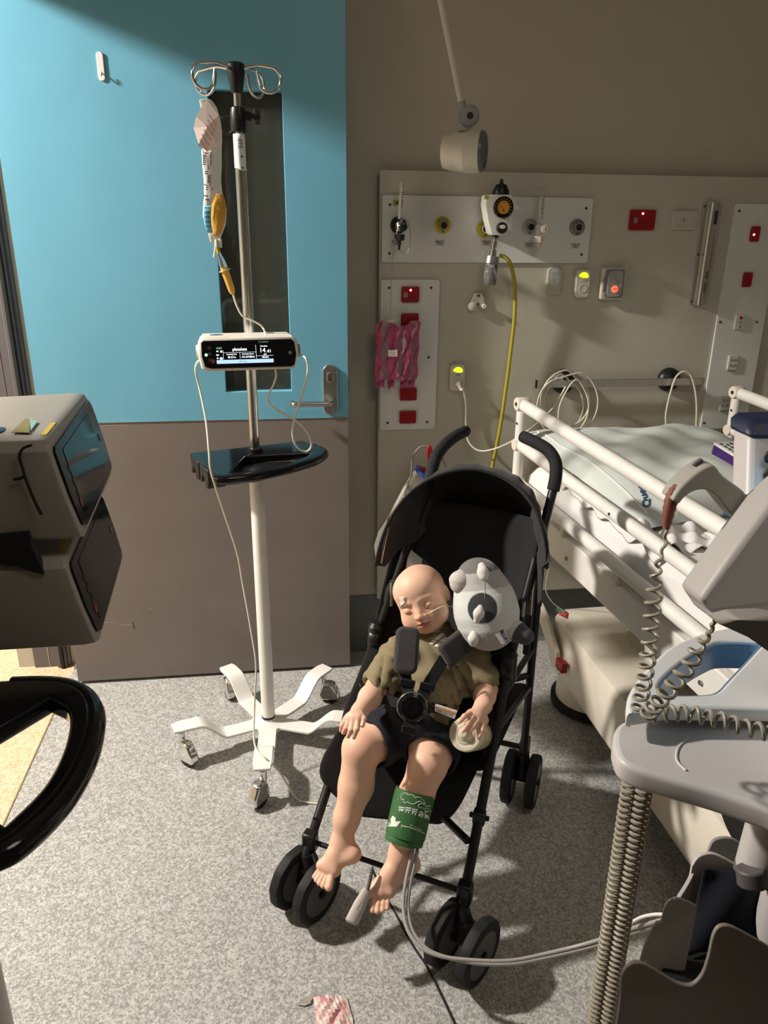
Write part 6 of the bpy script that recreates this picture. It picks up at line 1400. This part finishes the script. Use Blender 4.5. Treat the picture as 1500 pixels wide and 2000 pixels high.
ld = (lga[2]-lga[0]).normalized()
def lcol(P):
    C_ = np.tile(np.array([.60, .58, .55]), (len(P), 1)); t = (P-np.array(lga[0]))@np.array(ld); C_[t > (lga[2]-lga[0]).length*.70] = (.055, .057, .062); return C_
limb('leg', lga, [.020, .023, .020], PLW, lcol)
sm = MB(); plbv = bvh_of(pb)
P = [hit(plbv, x, y, .0012) for x, y in ((945, 1130), (946, 1150), (947, 1168))]; P = [p for p in P if p]
if len(P) > 1: sm.tube(P, .0004, 6).build('seam', mat('seam_grey', (.48, .48, .46), .9), pt_)
tgp = [D_(967, 1240, pD-.082), D_(984, 1228, pD-.080), D_(995, 1254, pD-.080), D_(980, 1259, pD-.080)]
MB().prism(tgp, CF*.001).build('toy_tag', mat('tag_white', (.68, .71, .72), .6), pt_, smooth=False)
u = (tgp[2]-tgp[1]).normalized(); v_ = (tgp[1]-tgp[0]).normalized(); v_ = (v_-u*v_.dot(u)).normalized()
MB().text('BLUEY', (tgp[1]+tgp[2])/2-v_*.006-CF*.0008, u, v_, .011, bold=.0003).build('tag_lettering', 'ink', pt_, smooth=False)
# bottle in the hand
bt_ = thing('baby_bottle', 'cream baby bottle seen teat-first under the toddler right-hand fingers', 'baby bottle', D_(915, 1435, 1.70))
bt_['label'] = 'cream baby bottle seen end-on, held under the toddler fingers by the seat side'
bc0 = D_(909, 1434, 1.668); bx_ = (CF*.85+CR*.35-CU*.25).normalized()
BTM = mat('milky_plastic', (.78, .66, .45), .3, trans=.25, ior=1.3, sss=.1)
MB().lathe([(.034, .010), (.036, .014), (.036, .06), (.034, .10), (.03, .105)], bc0, bx_, 34).build('bottle_body', BTM, bt_)
MB().lathe([(.0355, .0), (.0375, .004), (.0375, .016), (.0355, .018)], bc0, bx_, 40).build('collar_ring', mat('cream_ring', (.76, .68, .52), .35), bt_)
MB().lathe([(.035, .001), (.034, -.001), (.027, -.001), (.026, .001), (.024, .0), (.018, -.003), (.017, -.002), (.012, -.006), (.010, -.012), (.006, -.016), (.003, -.0165), (.001, -.0160)], bc0, bx_, 40).build('teat', mat('teat_silicone', (.80, .74, .60), .12, trans=.35, ior=1.35), bt_)
# ================================================================== CUFF, PROBE, HOSES
cuf = thing('pressure_cuff', 'green blood pressure cuff with white train print wrapped round the lower leg', 'pressure cuff', PZ(795, 1640, .24))
c0_, c1_ = PZ(811, 1545, .366), PZ(790, 1636, .284); axc = (c1_-c0_).normalized()
GR = mat('green_nylon', (.035, .13, .035), .6, var=.08, scale=30, bump=.2, bscale=300)
o1 = axc.orthogonal().normalized(); o2 = axc.cross(o1)
def cuffring(t, r, amp=.0, ph_=0): c = c0_.lerp(c1_, t); return [c+(o1*cos(a)+o2*sin(a))*(r+amp*sin(a*2+ph_)+amp*.5*sin(a*5)) for a in np.linspace(0, 2*pi, 41)[:-1]]
cm_ = MB(); cm_.grid([cuffring(t, r, .0012, t*2) for t, r in ((-.005, .0395), (.0, .0425), (.1, .0440), (.3, .0445), (.5, .0445), (.7, .0448), (.9, .0450), (.97, .0445), (.985, .040), (1.0, .034))], True)
cub = cm_.build('cuff', GR, cuf)
MB().grid([cuffring(t, r, .0015, 1) for t, r in ((.90, .038), (.98, .0415), (1.04, .0425), (1.10, .0415), (1.12, .036))], True).build('inner_layer', GR, cuf)
cbv = bvh_of(cub); WP = mat('white_print', (.72, .74, .68), .6)
def pline(mb, pts, r=.0007, n=4):
    P = [hit(cbv, x, y, .0006) for x, y in [(q.x, q.y) for q in spl([V((*p, 0)) for p in pts], n)]]; P = [p for p in P if p is not None]
    if len(P) > 1: mb.tube(P, r, 5)
def pfill(mb, quad, n=3):
    a, b, c, d = [V((*q, 0)) for q in quad]; rows = []
    for i in range(n+1):
        row = []
        for j in range(n+1):
            p = a.lerp(d, i/n).lerp(b.lerp(c, i/n), j/n); h_ = hit(cbv, p.x, p.y, .0007)
            if h_ is None: return
            row.append(h_)
        rows.append(row)
    mb.grid(rows)
def cp_(x, y): return (740+x/12.5, 1520+y/12.5)      # crop pixels of the measured enlargement -> picture pixels
mb = MB()
pline(mb, [cp_(*q) for q in ((710, 410), (690, 375), (640, 360), (570, 395), (540, 460), (560, 510), (605, 525), (610, 570), (640, 600), (690, 590), (715, 580), (760, 615), (830, 630), (900, 610), (950, 575), (1010, 570), (1080, 605), (1140, 630), (1110, 570), (1060, 510), (990, 465), (930, 465), (890, 470), (850, 425), (800, 400), (720, 405))])
mb.build('smoke_print', WP, cuf)
mb = MB(); pline(mb, [cp_(*q) for q in ((1270, 830), (1240, 770), (1180, 735), (1110, 745), (1040, 715), (985, 720), (968, 670), (990, 630), (1040, 620), (1100, 640), (1160, 700), (1190, 670), (1220, 690), (1260, 670))]); mb.build('smoke_print', WP, cuf)
mb = MB()
for k, (x, y) in enumerate(((480, 690), (640, 700), (800, 740))):
    pfill(mb, [cp_(x+5, y), cp_(x+150, y+18), cp_(x+140, y+45), cp_(x+10, y+25)]); pfill(mb, [cp_(x+10, y+60), cp_(x+140, y+78), cp_(x+135, y+105), cp_(x+10, y+88)])
    for j in range(4): pfill(mb, [cp_(x+12+j*38, y+24), cp_(x+24+j*38, y+26), cp_(x+24+j*38, y+66), cp_(x+12+j*38, y+62)], 1)
pfill(mb, [cp_(970, 850), cp_(1090, 880), cp_(1085, 930), cp_(970, 900)]); pfill(mb, [cp_(975, 830), cp_(1020, 800), cp_(1085, 840), cp_(1090, 880)])
pfill(mb, [cp_(1125, 780), cp_(1215, 800), cp_(1215, 830), cp_(1130, 815)], 2); pfill(mb, [cp_(1120, 880), cp_(1215, 905), cp_(1215, 985), cp_(1110, 950)], 2); pfill(mb, [cp_(1120, 815), cp_(1145, 815), cp_(1145, 890), cp_(1120, 880)], 1)
for (x, y) in ((500, 805), (568, 808), (660, 825), (728, 838), (825, 862), (893, 885), (990, 915), (1048, 940), (1140, 975), (1210, 1000)):
    h_ = hit(cbv, *cp_(x, y), .0007)
    if h_: mb.ell(h_, (.0020, .0020, .0005), CR, CU, 10, 6)
mb.build('train_print', WP, cuf, smooth=False)
mb = MB(); pfill(mb, [cp_(240, 1060), cp_(540, 1050), cp_(430, 1185), cp_(235, 1170)], 4); pfill(mb, [cp_(290, 970), cp_(410, 950), cp_(400, 1070), cp_(285, 1065)], 2); pfill(mb, [cp_(315, 920), cp_(375, 925), cp_(370, 970), cp_(315, 970)], 1); pline(mb, [cp_(150, 1165), cp_(240, 1168), cp_(330, 1178)], .0007); mb.build('ship_print', WP, cuf, smooth=False)
mb = MB(); pfill(mb, [cp_(555, 1150), cp_(650, 1165), cp_(645, 1190), cp_(550, 1170)], 2); pline(mb, [cp_(560, 1110), cp_(555, 1160), cp_(545, 1215)], .0006); pline(mb, [cp_(650, 1178), cp_(800, 1220), cp_(950, 1275), cp_(1120, 1350)], .0007)
pfill(mb, [cp_(310, 500), cp_(400, 490), cp_(405, 530), cp_(305, 545)], 2); pfill(mb, [cp_(225, 765), cp_(335, 745), cp_(335, 775), cp_(220, 795)], 2); pfill(mb, [cp_(215, 840), cp_(330, 820), cp_(320, 855), cp_(205, 868)], 2); mb.build('index_print', WP, cuf, smooth=False)
decal_text('Inf. 17-25cm', cbv, *cp_(765, 1140), .92, .40, .25, -.95, 5.2, 'size_print', WP, cuf, .0008)
HOS = mat('grey_hose', (.36, .34, .32), .35)
hb_ = [(808, 1640, .285), (804, 1670, .262), (793, 1720, .225), (788, 1770, .19), (796, 1815, .168), (822, 1850, .155), (862, 1868, .15), (930, 1876, .15), (1000, 1876, .15), (1070, 1862, .16), (1150, 1842, .20), (1230, 1815, .28), (1290, 1798, .38), (1330, 1790, .42)]
h1_ = [PZ(*q) for q in hb_]; h2_ = [PZ(q[0]+9-2*(i > 5), q[1]+(3 if i < 3 else 6 if i > 6 else 1), q[2]-.004) for i, q in enumerate(hb_)]
line('cuff_hose', 'upper of the paired grey hoses sagging from the green cuff to the trolley', h1_, .0040, HOS, 12, 'hose'); line('cuff_hose', 'lower of the paired grey hoses sagging from the green cuff to the trolley', h2_, .0040, HOS, 12, 'hose')
line('white_cable', 'white cable arching from behind the tight coils into the trolley basket', [PZ(1222, 1812, .30), PZ(1240, 1798, .33), PZ(1262, 1789, .36), PZ(1292, 1786, .39), PZ(1330, 1792, .40)], .0032, M['white'], 10, 'cable')
pb_ = thing('oximeter_probe', 'silver grey clip probe on the big toe of the lower foot', 'probe', PZ(690, 1800, .08))
pa, pe, pt2 = PZ(718, 1737, .198), PZ(688, 1800, .150), PZ(727, 1696, .232); u = (pe-pa).normalized()
sdv = u.cross(CF).normalized(); nv = sdv.cross(u).normalized()
if nv.dot(CF) > 0: nv = -nv
PM = mat('probe_plastic', (.52, .47, .43), .3)
MB().tube([pa-u*.002, pa, pa.lerp(pe, .3), pa.lerp(pe, .6), pa.lerp(pe, .85), pe, pe+u*.002], [.006, .0095, .0118, .0135, .0142, .0128, .009], 20, flat=.55, up=nv).build('upper_jaw', PM, pb_)
MB().tube([pa-nv*.009, pa.lerp(pe, .5)-nv*.012, pe-nv*.015+u*.004, pe-nv*.015+u*.007], [.008, .0125, .0128, .009], 20, flat=.4, up=nv).build('lower_jaw', PM, pb_)
MB().prism([pa.lerp(pe, .1)+nv*.0045, pa.lerp(pe, .62)-sdv*.006+nv*.0066, pa.lerp(pe, .62)+sdv*.006+nv*.0066], nv*.0012).build('finger_dent', mat('probe_dent_shade', (.42, .38, .34), .35), pb_, bevel=.0004)  # raised triangle; darker copy of the probe plastic paints the dent's shade
mb = MB(); P = spl([pa+nv*.003, pa.lerp(pt2, .4)+nv*.004, pt2+nv*.002], 9); mb.tube(P, [.0045 if i % 2 else .0033 for i in range(len(P))], 12); mb.build('strain_relief', mat('dark_grey_rubber', (.08, .08, .08), .6), pb_)
line('probe_cable', 'thin black cable running from the stroller across the floor to the bottom edge', [PZ(727, 1694, .23), PZ(732, 1708, .19), PZ(747, 1738, .08), PZ(762, 1765, .006), PZ(781, 1800, .004), PZ(805, 1845, .004), PZ(835, 1890, .004), PZ(860, 1940, .004), PZ(893, 2010, .004)], .0022, M['rubber'], 8, 'cable')
line('sensor_lead', 'thin grey cord lying on the floor by the bed foot column', [PZ(1072, 1110, .5), PZ(1066, 1150, .4), PZ(1078, 1175, .35), PZ(1100, 1193, .316)], .0018, M['cable'], 8, 'cable')
# litter
lt = thing('paper_wrapper', 'torn pink and white paper wrapper lying on the floor at the bottom edge', 'wrapper', PZ(640, 1975, 0))
rows = []; rnd = random.Random(4)
for i in range(9):
    y = 1950+i*9; rows.append([PZ(612+(x-.0)*(66+(i*1.2 if i < 5 else 6))+1*(i), y+((x-.5)**2)*14-6+3*sin(i), .004+.009*abs(sin(x*9+i*.9))*sin(pi*min(1, max(0, x)))) for x in np.linspace(0, 1, 12)])
MB().grid(rows).build('paper', mat('pink_print_paper', (.70, .66, .60), .5, col2=(.55, .22, .22), scale=90), lt, solid=.0006, smooth=False)
MB().prism([PZ(577, 1961, .004), PZ(592, 1953, .008), PZ(612, 1942, .006), PZ(606, 1960, .004), PZ(594, 1965, .003)], (0, 0, .001)).build('torn_corner', mat('beige_paper', (.42, .39, .33), .6), lt, smooth=False)
MB().prism([PZ(613, 1941, .002), PZ(630, 1945, .006), PZ(632, 1954, .006), PZ(612, 1957, .003)], (0, 0, .001)).build('grey_strip', mat('grey_strip', (.25, .22, .21), .5), lt, smooth=False)
